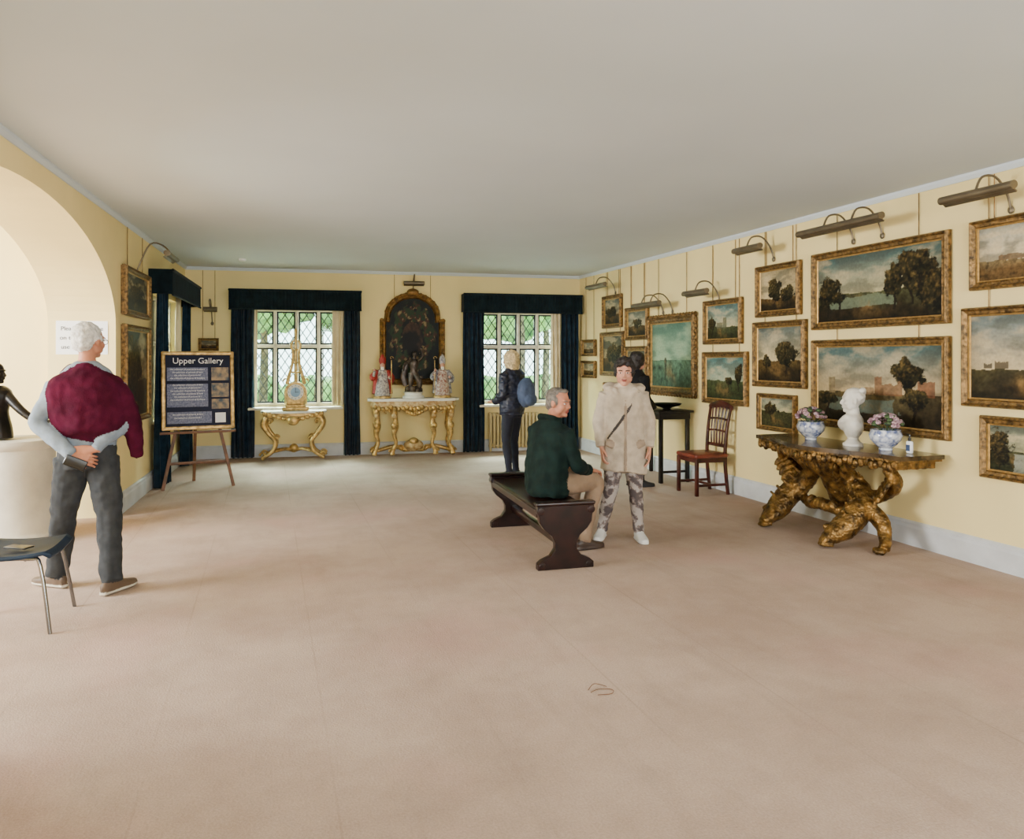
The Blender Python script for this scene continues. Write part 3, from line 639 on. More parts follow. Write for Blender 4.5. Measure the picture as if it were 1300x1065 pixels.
# --- man with sweater
M_shirt=mat('blue_grey_shirt',C(120,132,146),.85,nscale=30,namt=.06); M_jean=mat('grey_jeans',C(52,54,57),.9,nscale=12,namt=.15,spec=.2)
M_burg=mat('burgundy_sweater',C(66,14,36),.95,nscale=10,namt=.15,bump=.25,bscale=120,spec=.1); M_whair=mat('white_hair',C(200,196,190),.7,nscale=40,namt=.12,bump=.5,bscale=90)
M_tan=mat('tan_shoe',C(84,66,50),.6)
sp=dict(torso=[(3,[(0,0,.84,.165,.13),(0,0,.93,.18,.135),(0,0,1.02,.172,.125)]),(2,[(0,0,.98,.175,.13),(0,.01,1.08,.185,.135),(0,0,1.28,.195,.13),(0,-.01,1.42,.2,.115),(0,-.01,1.5,.14,.09),(0,-.01,1.56,.065,.062)])],
 legs=[((.09,0,.9),(.14,-.03,.5),(.165,-.12,.085),-35),((-.09,0,.9),(-.155,.09,.5),(-.21,.16,.085),50)],lr=(.108,.098,.082,.078,.07),
 arms=[((.18,-.01,1.40),(.235,-.05,1.15),(.08,-.17,.98),(-1,-.1,-.1),(0,-1,.2),-1,.7),((-.18,-.01,1.40),(-.28,-.07,1.16),(-.06,-.18,.95),(1,-.12,-.35),(0,-1,.2),1,.8)],ar=(.066,.057,.052,.04),
 head=((.01,.035,1.70),-38,-2),neck=(0,-.01,1.52),glasses=True,
 hair=[((0,-.03,.05),(.087,.095,.082)),((0,-.06,-.005),(.08,.058,.075)),((.07,.0,.02),(.018,.035,.04)),((-.07,.0,.02),(.018,.035,.04))],
 extra=[('t',[(0,-.02,1.535,.07,.07),(0,-.025,1.50,.12,.09),(0,-.03,1.455,.19,.115),(.0,-.035,1.39,.238,.13),(.01,-.045,1.30,.245,.14),(.03,-.055,1.20,.238,.142),(.045,-.065,1.11,.215,.135),(.05,-.075,1.06,.18,.11),(.05,-.085,1.03,.13,.07)],5,(1,0,0)),
  ('t',[(.14,-.02,1.42,.06),(.20,-.03,1.34,.075,.08),(.255,-.03,1.2,.075,.075),(.285,-.03,1.08,.065,.06),(.30,-.02,.98,.05,.045),(.305,-.01,.90,.04,.03)],5,(1,0,0)),
  ('t',[(-.13,-.03,1.47,.035),(-.08,.07,1.51,.035),(0,.12,1.44,.035),(.08,.13,1.38,.03)],5,None)],fl=1.12,sole=6)
M_sole=mat('rubber_sole',C(186,178,162),.8)
E=human('man_with_sweater',T(-1.17,5.78)@RZ(2),sp,[skin2,M_whair,M_shirt,M_jean,M_tan,M_burg,M_sole,M_lip],{2:(.012,9,.6),3:(.014,9,.8),1:(.007,30,1),5:(.014,9,.35)},M_browg)
mb=MB(); mb.rbox((0,0,0),(.135,.01,.068),0,.005,Matrix.Rotation(math.radians(25),3,'Y')); o=mb.obj('mobile_phone',[M_black],T(-1.17,5.78)@RZ(2)@T(-.03,-.225,.90)); 
o.parent=E; o.matrix_parent_inverse=E.matrix_world.inverted()
# --- woman with backpack
M_puff=mat('navy_puffer',C(16,22,44),.5,nscale=12,namt=.2); M_navyj=mat('navy_jeans',C(16,18,34),.85); M_blond=mat('blonde_hair',C(200,174,126),.6,nscale=40,namt=.25,bump=.6,bscale=70)
M_pack=mat('blue_backpack',C(66,80,106),.75,namt=.15); M_dshoe=mat('dark_shoe',C(22,20,22),.6)
sp=dict(torso=[(3,[(0,0,.80,.16,.12),(0,0,.92,.16,.12)]),(2,[(0,0,.84,.19,.14),(0,0,.95,.195,.145),(0,0,1.1,.18,.135),(0,0,1.25,.19,.135),(0,0,1.36,.18,.12),(0,0,1.42,.12,.09),(0,0,1.46,.075,.07)])],
 legs=[((.08,0,.88),(.1,.04,.48),(.09,.0,.08),-8),((-.08,0,.88),(-.09,.03,.48),(-.11,-.04,.08),12)],lr=(.09,.08,.06,.056,.046),
 arms=[((.165,0,1.37),(.24,-.02,1.12),(.17,.16,.98),(-.4,.8,.1),(.3,0,1),-1,.6),((-.165,0,1.37),(-.24,-.02,1.12),(-.17,.16,1.0),(.4,.8,.1),(-.3,0,1),1,.6)],ar=(.068,.064,.056,.045),
 head=((0,.03,1.56),0,-3),neck=(0,0,1.43),
 hair=[((0,-.025,.045),(.096,.11,.09)),((0,-.06,-.03),(.096,.07,.11)),((.07,-.02,-.03),(.034,.065,.09)),((-.07,-.02,-.03),(.034,.065,.09)),((0,-.06,-.11),(.09,.05,.06))],
 extra=[('e',(.05,-.20,1.13),(.15,.10,.20),5),('e',(.05,-.27,1.04),(.12,.06,.09),5),('t',[(.1,-.12,1.38,.02),(.12,.0,1.43,.02),(.12,.12,1.34,.02),(.14,.13,1.15,.02),(.15,.02,1.0,.02)],5,None)])
human('woman_with_backpack',T(3.10,9.6)@RZ(36),sp,[skin1,M_blond,M_puff,M_navyj,M_dshoe,M_pack,M_pack,M_lip],{2:(.014,12,2),3:(.008,12,.7),1:(.01,26,.4),5:(.008,14,1)},M_browg)
# --- woman in black
M_blk=mat('black_jacket',C(13,13,16),.8,namt=.2,spec=.2)
sp=dict(torso=[(3,[(0,0,.80,.16,.12),(0,0,.92,.16,.12)]),(2,[(0,0,.80,.185,.14),(0,0,.95,.185,.135),(0,0,1.1,.17,.125),(0,0,1.25,.185,.13),(0,0,1.34,.175,.115),(0,0,1.4,.12,.09),(0,0,1.44,.072,.07)])],
 legs=[((.08,0,.88),(.09,.03,.48),(.09,.0,.08),-8),((-.08,0,.88),(-.09,.03,.48),(-.09,0,.08),8)],lr=(.09,.08,.06,.056,.046),
 arms=[((.16,0,1.35),(.23,-.02,1.1),(.14,.16,.98),(-.8,.4,.1),(.3,.6,.6),-1,.6),((-.16,0,1.35),(-.23,-.02,1.1),(-.14,.17,1.0),(.8,.4,.1),(-.3,.6,.6),1,.6)],ar=(.066,.06,.054,.043),
 head=((0,.03,1.54),20,-3),neck=(0,0,1.41),
 hair=[((0,-.025,.045),(.09,.1,.088)),((0,-.06,-.02),(.085,.065,.09)),((.06,-.02,.0),(.03,.06,.06)),((-.06,-.02,.0),(.03,.06,.06))],extra=[])
human('woman_in_black',T(4.33,8.42)@RZ(-80),sp,[skin1,M_dkhair,M_blk,M_blk,M_dshoe,M_blk,M_blk,M_lip],{2:(.012,10,.6),3:(.008,12,.7),1:(.008,26,.5)},M_browd)
# ---------------------------------------------------------------- bench
mb=MB()
L=1.56;w=.44
sil=[(.22,0),(.22,.045),(.19,.07),(.12,.10),(.085,.15),(.085,.20),(.11,.25),(.17,.30),(.205,.35),(.21,.40),(.225,.44),(.225,.475)]
poly=sil+[(-a,b) for a,b in reversed(sil)]
for y in(-L/2+.035,L/2-.035):
    mb.prism(poly,y-.032,y+.032,0,'xz')
    for q in(-1,1): mb.tube([(q*.2,y-.04,.44,.03),(q*.2,y+.04,.44,.03)],0,n=14,sub=1,cap=.1); mb.tube([(q*.185,y-.036,.03,.026),(q*.185,y+.036,.03,.026)],0,n=14,sub=1,cap=.1)
    mb.rbox((0,y,.49),(.47,.09,.03),0,.01)
mb.rbox((0,0,.435),(w-.03,L-.12,.04),0,.012); 
for q in(-1,1): mb.rbox((q*.2,0,.41),(.03,L-.12,.06),0,.008)
mb.rbox((0,0,.17),(.05,L-.12,.06),0,.008)
mb.obj('hall_bench',[M_mahog],frame((2.17,6.05),(1,-.05)),bevel=.004)
# ---------------------------------------------------------------- gilt dolphin console
Mc=RGT@T(6.64,-.06)
mb=MB()
def tp(sc=1,dz=0):
    p=[]
    for i in range(41):
        x=-.92+1.84*i/40; p.append((x*sc,-(.42+.16*math.cos(pi*x/1.84)+.05*math.cos(3*pi*x/1.84)+.02)*sc))
    return [(-.92*sc,0)]+p+[(.92*sc,0)]
mb.prism(tp(1),.775,.81,1,'xy'); mb.prism(tp(.975),.755,.775,0,'xy')
for i in range(60):
    pts=tp(.95); a=pts[1+int(i*40/60)]; mb.ell((a[0],a[1]-.0,.72+.015*math.sin(i*1.3)),(.028,.025,.036),0,8,6)
cv=MB()
cv.prism(tp(.9),.69,.76,0,'xy')
for q in(-1,1):
    cv.tube([(q*.40,-.74,.06,.05,.03),(q*.41,-.66,.10,.085,.07),(q*.43,-.55,.17,.115,.10),(q*.44,-.42,.29,.115,.105),(q*.36,-.31,.42,.10,.09),(q*.25,-.31,.53,.075,.07),(q*.27,-.38,.62,.055,.05),(q*.40,-.42,.69,.04,.04)],0,n=18)
    cv.ell((q*.35,-.66,.165),(.028,.028,.028),0); cv.ell((q*.47,-.66,.165),(.028,.028,.028),0)
    cv.tube([(q*.40,-.755,.03,.055,.02),(q*.41,-.68,.04,.07,.03)],0,n=10,side=(1,0,0))
    cv.tube([(q*.46,-.36,.34,.08,.06),(q*.60,-.33,.24,.085,.06),(q*.68,-.36,.13,.06,.05),(q*.74,-.42,.05,.06,.04)],0,n=14)
    for k in range(3): cv.ell((q*(.72+.035*(k-1)),-.47+.01*abs(k-1),.03),(.022,.04,.028),0,10,8)
    cv.tube([(q*.42,-.30,.38,.07,.06),(q*.56,-.22,.46,.07,.05),(q*.68,-.24,.56,.08,.045),(q*.66,-.33,.68,.05,.04)],0,n=14)
    for k in range(5): cv.tube([(q*(.5+.035*k),-.26,.46+.04*k,.026),(q*(.56+.035*k),-.33,.42+.04*k,.024),(q*(.57+.035*k),-.37,.35+.045*k,.014)],0,n=8)
    for k in range(6): cv.tube([(q*(.44-.02*k),-.56+.055*k,.27+.055*k,.02),(q*(.47-.02*k),-.60+.05*k,.32+.058*k,.012)],0,n=8)
    cv.ell((q*.14,-.4,.28),(.05,.05,.06),0)
cv.tube([(0,-.12,.04,.09,.07),(0,-.16,.22,.11,.08),(0,-.22,.40,.14,.09),(0,-.30,.54,.15,.08),(0,-.40,.65,.13,.06),(0,-.46,.70,.1,.05)],0,n=18,side=(1,0,0))
cv.tube([(-.4,-.32,.3,.04),(-.2,-.38,.25,.045),(0,-.41,.28,.055),(.2,-.38,.25,.045),(.4,-.32,.3,.04)],0,n=14)
for k in range(9): cv.tube([(-.2+.05*k,-.47,.69,.026),(-.15+.0375*k,-.44,.60-.03*math.sin(k*pi/8),.02),(-.05+.0125*k,-.34,.5,.012)],0,n=8)
me=remesh(cv,.009,1,{0:(.007,26,1)}); 
E=empty('gilt_dolphin_console_table',Mc); addmesh('carved_dolphins',me,[M_giltcarve],None,E); mb.obj('table_top',[M_giltcarve,M_topm],None,E)
ZT=.811
mb=MB()
mb.lathe([(.085,0),(.085,.02),(.06,.035),(.045,.06),(.05,.085)],m=0)
b=MB()
b.tube([(0,0,.08,.06,.05),(0,0,.13,.12,.08),(0,0,.2,.145,.085),(0,0,.25,.12,.075),(0,0,.28,.06,.055),(0,.0,.33,.05,.05)],0,side=(1,0,0),n=24)
fd=MB(); head(b,fd,T(0,0,.40)@RZ(185)@Matrix.Scale(.95,4)); b.M=Matrix()
for k in range(16):
    a=k*2.4; b.ell((.055*math.cos(a),.045+.04*math.sin(a)*.9,.43+.02*(k%4)),(.028,.028,.024),0,8,6)
b.tube([(.06,-.05,.26,.03),(.0,-.09,.2,.035),(-.08,-.07,.15,.03)],0)
me=remesh(b,.007,1,{0:(.004,30,1)})
E=empty('marble_bust',Mc@T(.17,-.22,ZT)@RZ(-35)); addmesh('bust',me,[M_marble],None,E); mb.obj('socle',[M_marble],None,E)
def flowers(x,y,seed):
    random.seed(seed); mb=MB()
    mb.lathe([(.05,0),(.055,.01),(.05,.02),(.085,.05),(.12,.09),(.13,.13),(.115,.165),(.12,.175),(.11,.17),(.09,.14)],m=0)
    for k in range(70):
        a=random.random()*6.28; e=random.random()**.7*1.4; r=.13
        c=Vector((r*math.sin(e)*math.cos(a),r*math.sin(e)*math.sin(a),.19+.11*math.cos(e)))
        mb.ell(c,(.024,.024,.018),1 if random.random()<.7 else 2,7,5)
        if k%3==0: mb.cyl((0,0,.12),c,.003,m=2,n=4)
    mb.obj('flower_bowl',[M_porc,M_flower,M_leaf],Mc@T(x,y,ZT))
flowers(-.34,-.25,1); flowers(.54,-.22,2)
mb=MB(); mb.rbox((0,0,.05),(.055,.035,.1),0,.01); mb.cyl((0,0,.1),(0,0,.125),.012,m=1); mb.tube([(0,0,.125,.006),(0,0,.15,.006),(-.03,0,.153,.005)],1,n=8); mb.rbox((0,-.019,.045),(.04,.002,.05),2,.001)
mb.obj('sanitiser_bottle',[M_white,M_black,M_blue],Mc@T(.76,-.19,ZT))
# ---------------------------------------------------------------- side chair
mb=MB()
for q in(-1,1):
    mb.rbox((q*.2,-.45,.215),(.04,.04,.43),0,.006)
    mb.tube([(q*.19,-.03,0,.018,.02),(q*.19,-.06,.25,.02,.02),(q*.19,-.07,.47,.02,.02),(q*.195,-.05,.75,.018,.018),(q*.21,-.0,1.02,.017,.016)],0,n=10,side=(1,0,0),pw=.6)
    mb.rbox((q*.195,-.25,.12),(.02,.38,.03),0,.004); mb.rbox((q*.195,-.25,.41),(.025,.4,.06),0,.004)
mb.rbox((0,-.45,.41),(.4,.025,.06),0,.004); mb.rbox((0,-.25,.12),(.38,.02,.03),0,.004)
mb.rbox((0,-.26,.455),(.45,.44,.05),1,.02)
mb.tube([(-.23,.0,1.0,.02,.03),(-.1,.0,1.03,.018,.04),(0,.0,1.04,.018,.045),(.1,.0,1.03,.018,.04),(.23,.0,1.0,.02,.03)],0,side=(0,1,0),n=10)
mb.rbox((0,-.062,.56),(.36,.02,.04),0,.004)
for k in range(5):
    x=-.12+.06*k; mb.tube([(x*.9,-.06,.56,.008,.014),(x,-.05,.75,.006,.014),(x*1.2,-.01,1.0,.008,.016)],0,n=8,side=(0,1,0))
for z in(.72,.86): mb.tube([(-.19,-.05+.1*(z-.72),z,.012),(0,-.05+.1*(z-.72),z+.015,.012),(.19,-.05+.1*(z-.72),z,.012)],0,n=8)
mb.obj('mahogany_side_chair',[M_mahog2,mat('red_leather',C(112,44,28),.4)],RGT@T(4.46,-.08))
mb=MB(); s=RGT@T(3.24,-.04)
mb.rbox((0,-.24,.905),(1.1,.5,.03),0,.008); mb.rbox((0,-.24,.85),(1.02,.44,.09),0,.006)
for a in(-.48,.48):
    for b_ in(-.05,-.43): mb.rbox((a,b_,.42),(.05,.05,.84),0,.008); mb.tube([(a*.98,b_,.78,.012),(a*.86,b_,.82,.012)],0,n=6,sub=1)
for a in(-.48,.48): mb.rbox((a,-.24,.14),(.03,.36,.03),0,.004)
mb.obj('dark_side_table',[M_ebony],s)
mb=MB(); mb.lathe([(.06,0),(.05,.015),(.08,.03),(.17,.055),(.2,.08),(.19,.082),(.1,.045)],m=0); mb.obj('bronze_bowl',[M_bronze],s@T(.32,-.26,.921))
# ---------------------------------------------------------------- gilt console tables (far)
def scroll(mb,c,r,q,m=0,t=.018,ax='x'):
    pts=[]
    for i in range(15):
        a=i*pi*1.6/14; rr=r*(1-.055*i); o=(q*rr*math.cos(a),rr*math.sin(a)); pts.append((c[0]+o[0],c[1],c[2]+o[1],t*(1-.03*i)))
    mb.tube(pts,m,n=8,sub=1)
mb=MB(); Mt=FAR@T(1.66,-.18)
mb.prism([(-.48,-.02),(-.5,-.2),(-.44,-.36),(-.2,-.40),(0,-.44),(.2,-.40),(.44,-.36),(.5,-.2),(.48,-.02)],.735,.765,1,'xy')
mb.rbox((0,-.2,.70),(.86,.34,.07),0,.01)
for k in range(13): mb.ell((-.42+.07*k,-.375,.685-.05*math.cos((k-6)*.45)),(.04,.025,.035),0,8,6)
mb.ell((0,-.4,.62),(.09,.04,.07),0)
for q in(-1,1):
    for y in(-.06,-.35):
        mb.tube([(q*.40,y,.68,.045),(q*.44,y,.56,.045),(q*.36,y,.42,.032),(q*.27,y,.3,.03),(q*.3,y,.16,.03),(q*.4,y,.08,.03),(q*.46,y,.045,.032)],0,n=10)
        scroll(mb,(q*.44,y,.09),.055,q); scroll(mb,(q*.36,y,.6),.06,q); scroll(mb,(q*.28,y,.34),.05,-q)
    mb.tube([(q*.3,-.06,.14,.02),(q*.12,-.2,.17,.025),(0,-.2,.14,.03)],0,n=8); mb.tube([(q*.3,-.35,.14,.02),(q*.12,-.22,.17,.025),(0,-.2,.14,.03)],0,n=8)
mb.ell((0,-.2,.18),(.07,.06,.07),0)
mb.obj('gilt_console_table',[M_gold,M_marble],Mt)
mb=MB(); 
mb.rbox((0,0,.03),(.4,.18,.06),0,.015); mb.rbox((0,0,.075),(.3,.14,.04),0,.01)
mb.tube([(0,-.06,.28,.17,.17),(0,.05,.28,.17,.17)],0,n=28,sub=1,side=(1,0,0),cap=0); mb.rbox((0,0,.2),(.34,.1,.26),0,.04)
mb.tube([(0,-.075,.29,.12,.12),(0,-.055,.29,.12,.12)],1,n=28,sub=1,side=(1,0,0),cap=0)
M_dial=mat('clock_dial_blue',C(130,160,190),.4,namt=.1)
mb.tube([(0,-.08,.29,.075,.075),(0,-.07,.29,.075,.075)],2,n=24,sub=1,side=(1,0,0),cap=0)
for k in range(12): a=k*pi/6; mb.box((.1*math.cos(a),-.078,.29+.1*math.sin(a)),(.012,.004,.012),3)
mb.box((0,-.085,.32),(.008,.004,.08),3); mb.box((.025,-.085,.29),(.05,.004,.008),3)
for q in(-1,1): mb.tube([(q*.13,0,.42,.03),(q*.10,0,.55,.026),(q*.055,0,.72,.022),(q*.045,0,.9,.019),(q*.07,0,1.02,.018),(q*.03,0,1.1,.016)],0,n=10); scroll(mb,(q*.14,0,.46),.05,q,t=.014)
mb.tube([(0,0,.45,.024),(0,0,.8,.018),(0,0,1.15,.016),(0,0,1.24,.024),(0,0,1.28,.008)],0,n=10); 
for z in(.6,.75,.95): mb.cyl((-.06,0,z),(.06,0,z),.014,m=0)
mb.obj('gilt_lyre_clock',[M_gold,M_marble,M_dial,M_black],Mt@T(.03,-.22,.766))
mb=MB(); Mt2=FAR@T(3.53,-.06)
mb.prism([(-.72,0),(-.74,-.3),(-.66,-.42),(-.45,-.46),(-.3,-.42),(0,-.5),(.3,-.42),(.45,-.46),(.66,-.42),(.74,-.3),(.72,0)],.895,.935,1,'xy')
mb.prism([(-.68,0),(-.69,-.3),(-.62,-.39),(0,-.45),(.62,-.39),(.69,-.3),(.68,0)],.79,.895,2,'xy')
for k in range(21): mb.ell((-.62+.062*k,-.41-.04*math.cos((k-10)*.15),.80-.03*abs(math.sin(k*.8))),(.035,.03,.04),0,8,6)
for k in range(9): mb.ell((-.16+.04*k,-.44,.76-.07*math.sin(k*pi/8)),(.035,.03,.035),0,8,6)
for q in(-1,1):
    for x,y in((.6,-.34),(.32,-.36),(.6,-.08)):
        mb.tube([(q*x,y,.80,.05),(q*x,y,.70,.055),(q*(x-.02),y,.6,.04),(q*(x-.02),y,.48,.05),(q*x,y,.36,.036),(q*(x-.03),y,.22,.028),(q*(x+.02),y,.1,.035),(q*(x+.03),y,.04,.045)],0,n=12)
        mb.ell((q*x,y-.03,.66),(.045,.04,.05),2); scroll(mb,(q*(x+.03),y-.02,.09),.05,q); mb.ell((q*x,y-.02,.5),(.05,.045,.06),0)
    mb.tube([(q*.58,-.3,.1,.03),(q*.3,-.26,.16,.035),(q*.15,-.25,.1,.035),(0,-.25,.12,.04)],0,n=10)
    scroll(mb,(q*.2,-.3,.12),.07,q); scroll(mb,(q*.45,-.4,.72),.06,-q)
mb.ell((0,-.27,.17),(.16,.07,.10),2); mb.ell((0,-.3,.24),(.08,.05,.06),0)
mb.obj('carved_gilt_console_table',[M_gold,M_marble,mat('gilt_cream',C(206,182,134),.5,.2,nscale=20,col2=C(160,118,58))],Mt2)
def bishop(x,m1,m2,q):
    mb=MB()
    mb.lathe([(.13,0),(.13,.03),(.11,.04)],m=3,sx=1,sy=.8)
    mb.lathe([(.11,.04),(.10,.12),(.085,.25),(.085,.35),(.075,.40),(.03,.43)],m=0,sx=1.05,sy=.8)
    mb.tube([(0,.02,.07,.15,.06),(0,.03,.2,.135,.07),(0,.02,.32,.125,.075),(0,.01,.40,.085,.055),(0,.005,.43,.04,.035)],1,side=(1,0,0),n=18)
    mb.tube([(.07,0,.39,.045),(.135,-.03,.30,.045),(.12,-.08,.24,.03)],1,n=10); mb.tube([(-.07,0,.39,.045),(-.145,-.03,.32,.045),(-.14,-.08,.28,.03)],1,n=10)
    mb.tube([(.11,-.06,.29,.022),(.09,-.12,.31,.018)],0,n=8,sub=1); mb.tube([(-.13,-.06,.33,.022),(-.12,-.11,.40,.018)],0,n=8,sub=1)
    mb.ell((.09,-.13,.315),(.018,.02,.016),2,8,6); mb.ell((-.12,-.115,.42),(.018,.02,.018),2,8,6)
    mb.ell((0,-.005,.475),(.036,.042,.05),2); mb.ell((0,-.045,.47),(.008,.012,.012),2,8,6); mb.ell((0,-.03,.44),(.028,.024,.036),4)
    mb.lathe([(.038,.50),(.05,.54),(.048,.58),(.022,.63),(.004,.65)],m=1,n=16,sx=1,sy=.6)
    mb.cyl((q*.125,-.1,.03),(q*.125,-.1,.56),.006,m=3); scroll(mb,(q*.125,-.1,.59),.03,1,m=3,t=.006)
    mb.obj('bishop_statuette',[m1,m2,skin1,M_gold,M_marble],Mt2@T(x,-.25,.936)@Matrix.Scale(1.1,4))
bishop(-.5,mat('robe_cream',C(196,184,170),.6,nscale=40,col2=C(100,90,104)),M_redc,1); bishop(.47,mat('robe_pale',C(196,182,166),.6,nscale=40,col2=C(130,70,58)),mat('cope_silver',C(186,180,172),.5,.2,nscale=30,col2=C(90,84,104)),-1)
mb=MB()
mb.lathe([(.16,0),(.16,.03),(.13,.05),(.13,.08),(.15,.1)],m=1,sx=1.1,sy=.8)
for k in range(14): a=k*.9; mb.ell((.1*math.cos(a),.06*math.sin(a),.12+.02*(k%3)),(.05,.05,.04),0,8,6)
mb.tube([(-.04,0,.13,.028),(-.05,-.03,.26,.04),(-.03,0,.4,.055)],0,n=10); mb.tube([(.08,.02,.15,.025),(.08,-.05,.27,.04),(.02,0,.4,.055)],0,n=10)
mb.tube([(0,0,.38,.07,.05),(0,0,.47,.055,.045),(.01,0,.57,.08,.055),(.01,0,.63,.05,.035)],0,side=(1,0,0),n=14); mb.tube([(.01,0,.62,.025),(.015,0,.68,.024)],0)
mb.ell((.015,-.005,.715),(.036,.042,.05),0); mb.tube([(.08,0,.6,.028),(.15,-.03,.68,.022),(.12,-.05,.8,.016)],0); mb.tube([(-.06,0,.6,.028),(-.15,-.03,.54,.022),(-.17,-.08,.45,.016)],0)
mb.tube([(-.1,.04,.55,.03,.01),(-.16,.05,.35,.05,.01),(-.12,.04,.2,.04,.01)],0); mb.ell((.1,-.05,.24),(.04,.04,.09),0); mb.ell((.12,-.06,.34),(.028,.03,.032),0)
mb.obj('bronze_figure_group',[mat('figure_bronze',C(84,72,64),.35,.5,nscale=12,namt=.3),M_marble],Mt2@T(0,-.24,.936))
mb=MB()
for k in range(14): mb.rbox((k*.062,0,.36),(.045,.1,.6),0,.015)
mb.rbox((.4,0,.62),(.86,.06,.04),0,.01); mb.rbox((.4,0,.1),(.86,.06,.04),0,.01)
for k in(0,13): mb.cyl((k*.062,0,0),(k*.062,0,.08),.02,m=0)
mb.obj('radiator',[M_rad],FAR@T(4.85,-.085))
# ---------------------------------------------------------------- easel + board
Me=T(-.82,10.05)@RZ(10); E=empty('sign_easel',Me)
mb=MB()
for q in(-1,1): mb.tube([(q*.40,-.12,0,.02,.014),(q*.06,.06,1.62,.02,.014)],0,n=8,sub=1,side=(1,0,0),pw=.5)
mb.tube([(0,.5,0,.02,.014),(0,.08,1.6,.02,.014)],0,n=8,sub=1,side=(1,0,0),pw=.5)
mb.rbox((0,-.075,.68),(.86,.05,.03),0,.005); mb.rbox((0,.0,.3),(.66,.02,.035),0,.004); mb.rbox((0,.06,1.6),(.2,.04,.05),0,.005)
mb.obj('easel_legs',[M_wood],None,E)
BM=T(0,-.07,1.19)@Matrix.Rotation(math.radians(-6),4,'X')
mb=MB(); mb.M=BM; bw,bh=.82,.95
for q in(-1,1): mb.rbox((q*(bw/2-.02),0,0),(.045,.035,bh),0,.008); mb.rbox((0,0,q*(bh/2-.02)),(bw,.035,.045),0,.008)
mb.box((0,.005,0),(bw-.06,.012,bh-.06),1)
mb.box((-.12,-.003,.2),(.46,.004,.16),2); mb.box((-.12,-.003,-.06),(.46,.004,.28),2); mb.box((.25,-.003,.2),(.2,.004,.16),3); mb.box((.25,-.003,.0),(.2,.004,.17),3); mb.box((.25,-.003,-.17),(.2,.004,.12),3); mb.box((.25,-.003,-.34),(.12,.004,.12),4); mb.box((-.1,-.003,-.33),(.5,.004,.14),2)
mb.obj('sign_board',[M_gold,mat('sign_navy',C(22,26,50),.6,spec=.2),mat('sign_text_panel',C(88,94,124),.6,nscale=60,col2=C(130,134,156),spec=.2),mat('sign_photo',C(176,150,116),.6,nscale=14,col2=C(70,84,96),spec=.2),M_white],None,E)
def text(s,Mx,size,m,parent=None,name='lettering'):
    c=bpy.data.curves.new(name,'FONT'); c.body=s; c.size=size; c.align_x='CENTER'; c.extrude=.0008; c.materials.append(m)
    o=bpy.data.objects.new(name,c); bpy.context.scene.collection.objects.link(o); 
    if parent: o.parent=parent
    o.matrix_local=Mx; return o
RX=Matrix.Rotation(pi/2,4,'X')
text('Upper Gallery',BM@T(0,-.005,.33)@RX,.1,M_white,E)
for k in range(12):
    z=.25-.036*k if k<4 else (.06-.036*(k-4) if k<10 else -.30-.04*(k-10))
    text('the collection of pictures & furniture'[:38-k%3*4],BM@T(-.12,-.007,z)@RX,.026,M_white,E)
mb=MB(); mb.box((0,0,0),(.46,.004,.33),0); so=mb.obj('stair_notice',[M_white],LFT@T(8.396,.30,1.785)@RZ(-90),smooth=False)
M_ink=mat('ink',C(30,30,40),.6)
for k,t in enumerate(('Please take care','on the stairs and','use the handrail')): text(t,T(0,-.004,.07-.09*k)@RX,.058,M_ink,so)
# ---------------------------------------------------------------- alcove objects
mb=MB(); mb.lathe([(.36,0),(.36,.06),(.345,.075),(.33,.10),(.335,.45),(.33,.8),(.35,.82),(.365,.85),(.36,.88),(.30,.885)],m=0,n=40)
mb.obj('stone_pedestal',[M_stonecol],T(-2.12,7.6))
b=MB(); 
b.tube([(0,0,.012,.16,.12),(0,0,.1,.15,.12),(0,0,.25,.12,.1),(.02,0,.4,.14,.1),(.02,0,.46,.06,.06)],0,side=(1,0,0),n=20,cap=.05); head(b,MB(),T(.02,0,.57)@RZ(-90)@Matrix.Scale(.8,4)); b.M=Matrix()
b.tube([(.1,0,.4,.045),(.25,-.03,.26,.036),(.38,-.03,.17,.03),(.50,-.03,.15,.024)],0,n=12); b.tube([(-.1,0,.4,.045),(-.2,.03,.25,.036),(-.16,0,.1,.028)],0,n=12)
hand(b,basis((.50,-.03,.15),(1,0,-.1),(0,0,1)),1,.3)
me=remesh(b,.0055,1); addmesh('bronze_figure',me,[M_bronze],T(-2.23,7.5,.886)@RZ(-18))
# blue chair
Mb=T(-1.42,5.2)@RZ(88); E=empty('blue_stacking_chair',Mb); mb=MB()
vs=[];fs=[];n=12
for i in range(n+1):
    for j in range(n+1):
        x=-.24+.48*i/n; y=-.24+.46*j/n; z=.455-.018*math.cos(x*6)+(.02*(y/.22)**2)-(.03 if j==0 else 0)
        vs.append((x*(1-.06*(abs(y)/.24)**4),y,z))
for i in range(n):
    for j in range(n): a=i*(n+1)+j; fs.append((a,a+1,a+n+2,a+n+1))
mb.add(vs,fs,0); 
vs2=[(-.22+.44*i/8,.26+.03*j/4-.04*math.cos((i-4)*.4)+.04,.55+.27*j/4) for i in range(9) for j in range(5)]
mb.add(vs2,[(i*5+j,i*5+j+1,i*5+j+6,i*5+j+5) for i in range(8) for j in range(4)],0)
o=mb.obj('seat_shell',[M_blueseat],None,E); so=o.modifiers.new('s','SOLIDIFY'); so.thickness=.022
mc=MB()
for q in(-1,1):
    mc.tube([(q*.25,-.24,.0,.011),(q*.21,-.18,.38,.011),(q*.2,-.12,.425,.011),(q*.2,.1,.425,.011),(q*.21,.18,.38,.011),(q*.25,.25,0,.011)],0,n=10)
    mc.tube([(q*.2,.12,.43,.011),(q*.21,.24,.5,.011),(q*.21,.3,.8,.011)],0,n=10)
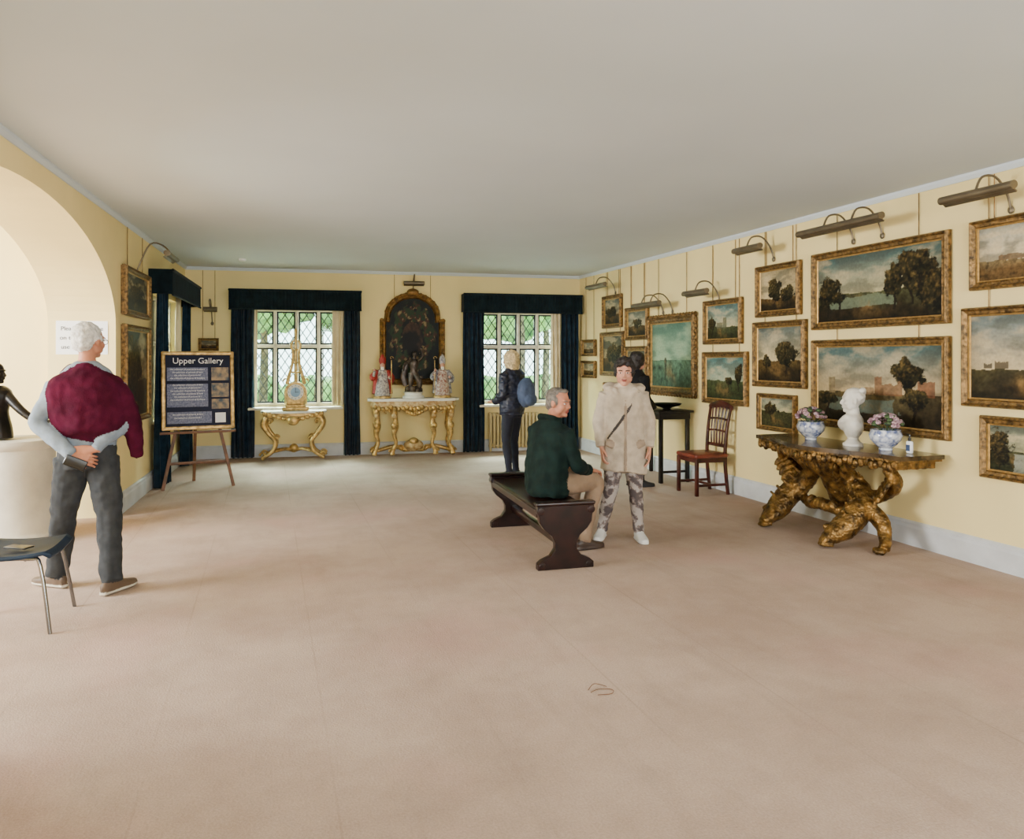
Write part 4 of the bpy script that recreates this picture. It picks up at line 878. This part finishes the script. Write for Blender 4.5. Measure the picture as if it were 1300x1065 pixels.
mc.tube([(-.2,-.1,.42,.009),(.2,-.1,.42,.009)],0,n=8,sub=1); mc.tube([(-.2,.1,.42,.009),(.2,.1,.42,.009)],0,n=8,sub=1)
mc.obj('legs',[M_chrome],None,E)
mb=MB(); mb.rbox((0,0,0),(.075,.15,.01),0,.004); mb.obj('mobile_phone',[M_black],T(-1.40,5.15,.466)@RZ(60))
mb=MB(); mb.tube([(0,0,.004,.0018),(.05,.02,.005,.0018),(.11,.0,.004,.0018),(.09,-.04,.004,.0018),(.02,-.035,.005,.0018)],0,n=6); mb.tube([(.0,.03,.003,.0018),(.04,.05,.02,.0018),(.1,.04,.003,.0018)],0,n=6)
mb.obj('wire_clip',[M_wood],T(1.45,3.28))
mb=MB(); mb.lathe([(.05,H),(.05,H-.025),(.035,H-.035),(.01,H-.036)],m=0); mb.obj('smoke_detector',[M_white],T(-.35,11.6))
# ---------------------------------------------------------------- lights
def area(name,loc,tgt,sx,sy,p,col=(1,1,1)):
    l=bpy.data.lights.new(name,'AREA'); l.shape='RECTANGLE'; l.size=sx; l.size_y=sy; l.energy=p; l.color=col
    o=bpy.data.objects.new(name,l); bpy.context.scene.collection.objects.link(o); o.location=loc
    o.rotation_euler=(Vector(tgt)-Vector(loc)).to_track_quat('-Z','Y').to_euler(); return o
day=(.95,.98,1)
area('daylight_back_window_1',(3.3,-3.1,1.75),(3.8,6,2.0),2.6,1.8,225,day)
area('daylight_back_window_2',(.2,-3.1,1.75),(2.0,6,2.0),2.6,1.8,145,day)
area('daylight_far_window_1',(.6,14.4,3.5),(1.4,9.6,.0),1.5,1.2,2600,(.95,1,.97))
area('daylight_far_window_2',(4.3,14.1,3.5),(3.5,9.3,.0),1.5,1.2,2600,(.95,1,.97))
area('daylight_left_window',(-3.6,11.2,3.1),(1.4,9.6,.0),1.8,1.2,3000,(.97,1,.97))
area('daylight_stair_window',(-5.9,5.4,2.2),(-.6,7.0,.4),3.0,1.6,900,(1,.99,.95))
w=bpy.data.worlds.new('sky'); bpy.context.scene.world=w; w.use_nodes=True
bg=w.node_tree.nodes['Background']; bg.inputs[0].default_value=(.86,.95,1,1); bg.inputs[1].default_value=9
# ---------------------------------------------------------------- camera
c=bpy.data.cameras.new('camera'); co=bpy.data.objects.new('camera',c); bpy.context.scene.collection.objects.link(co)
co.location=(0,0,1.58); co.rotation_euler=(pi/2,0,-math.radians(17.9)); c.sensor_width=36; c.lens=26.58; c.shift_y=-77.5/1300
bpy.context.scene.camera=co
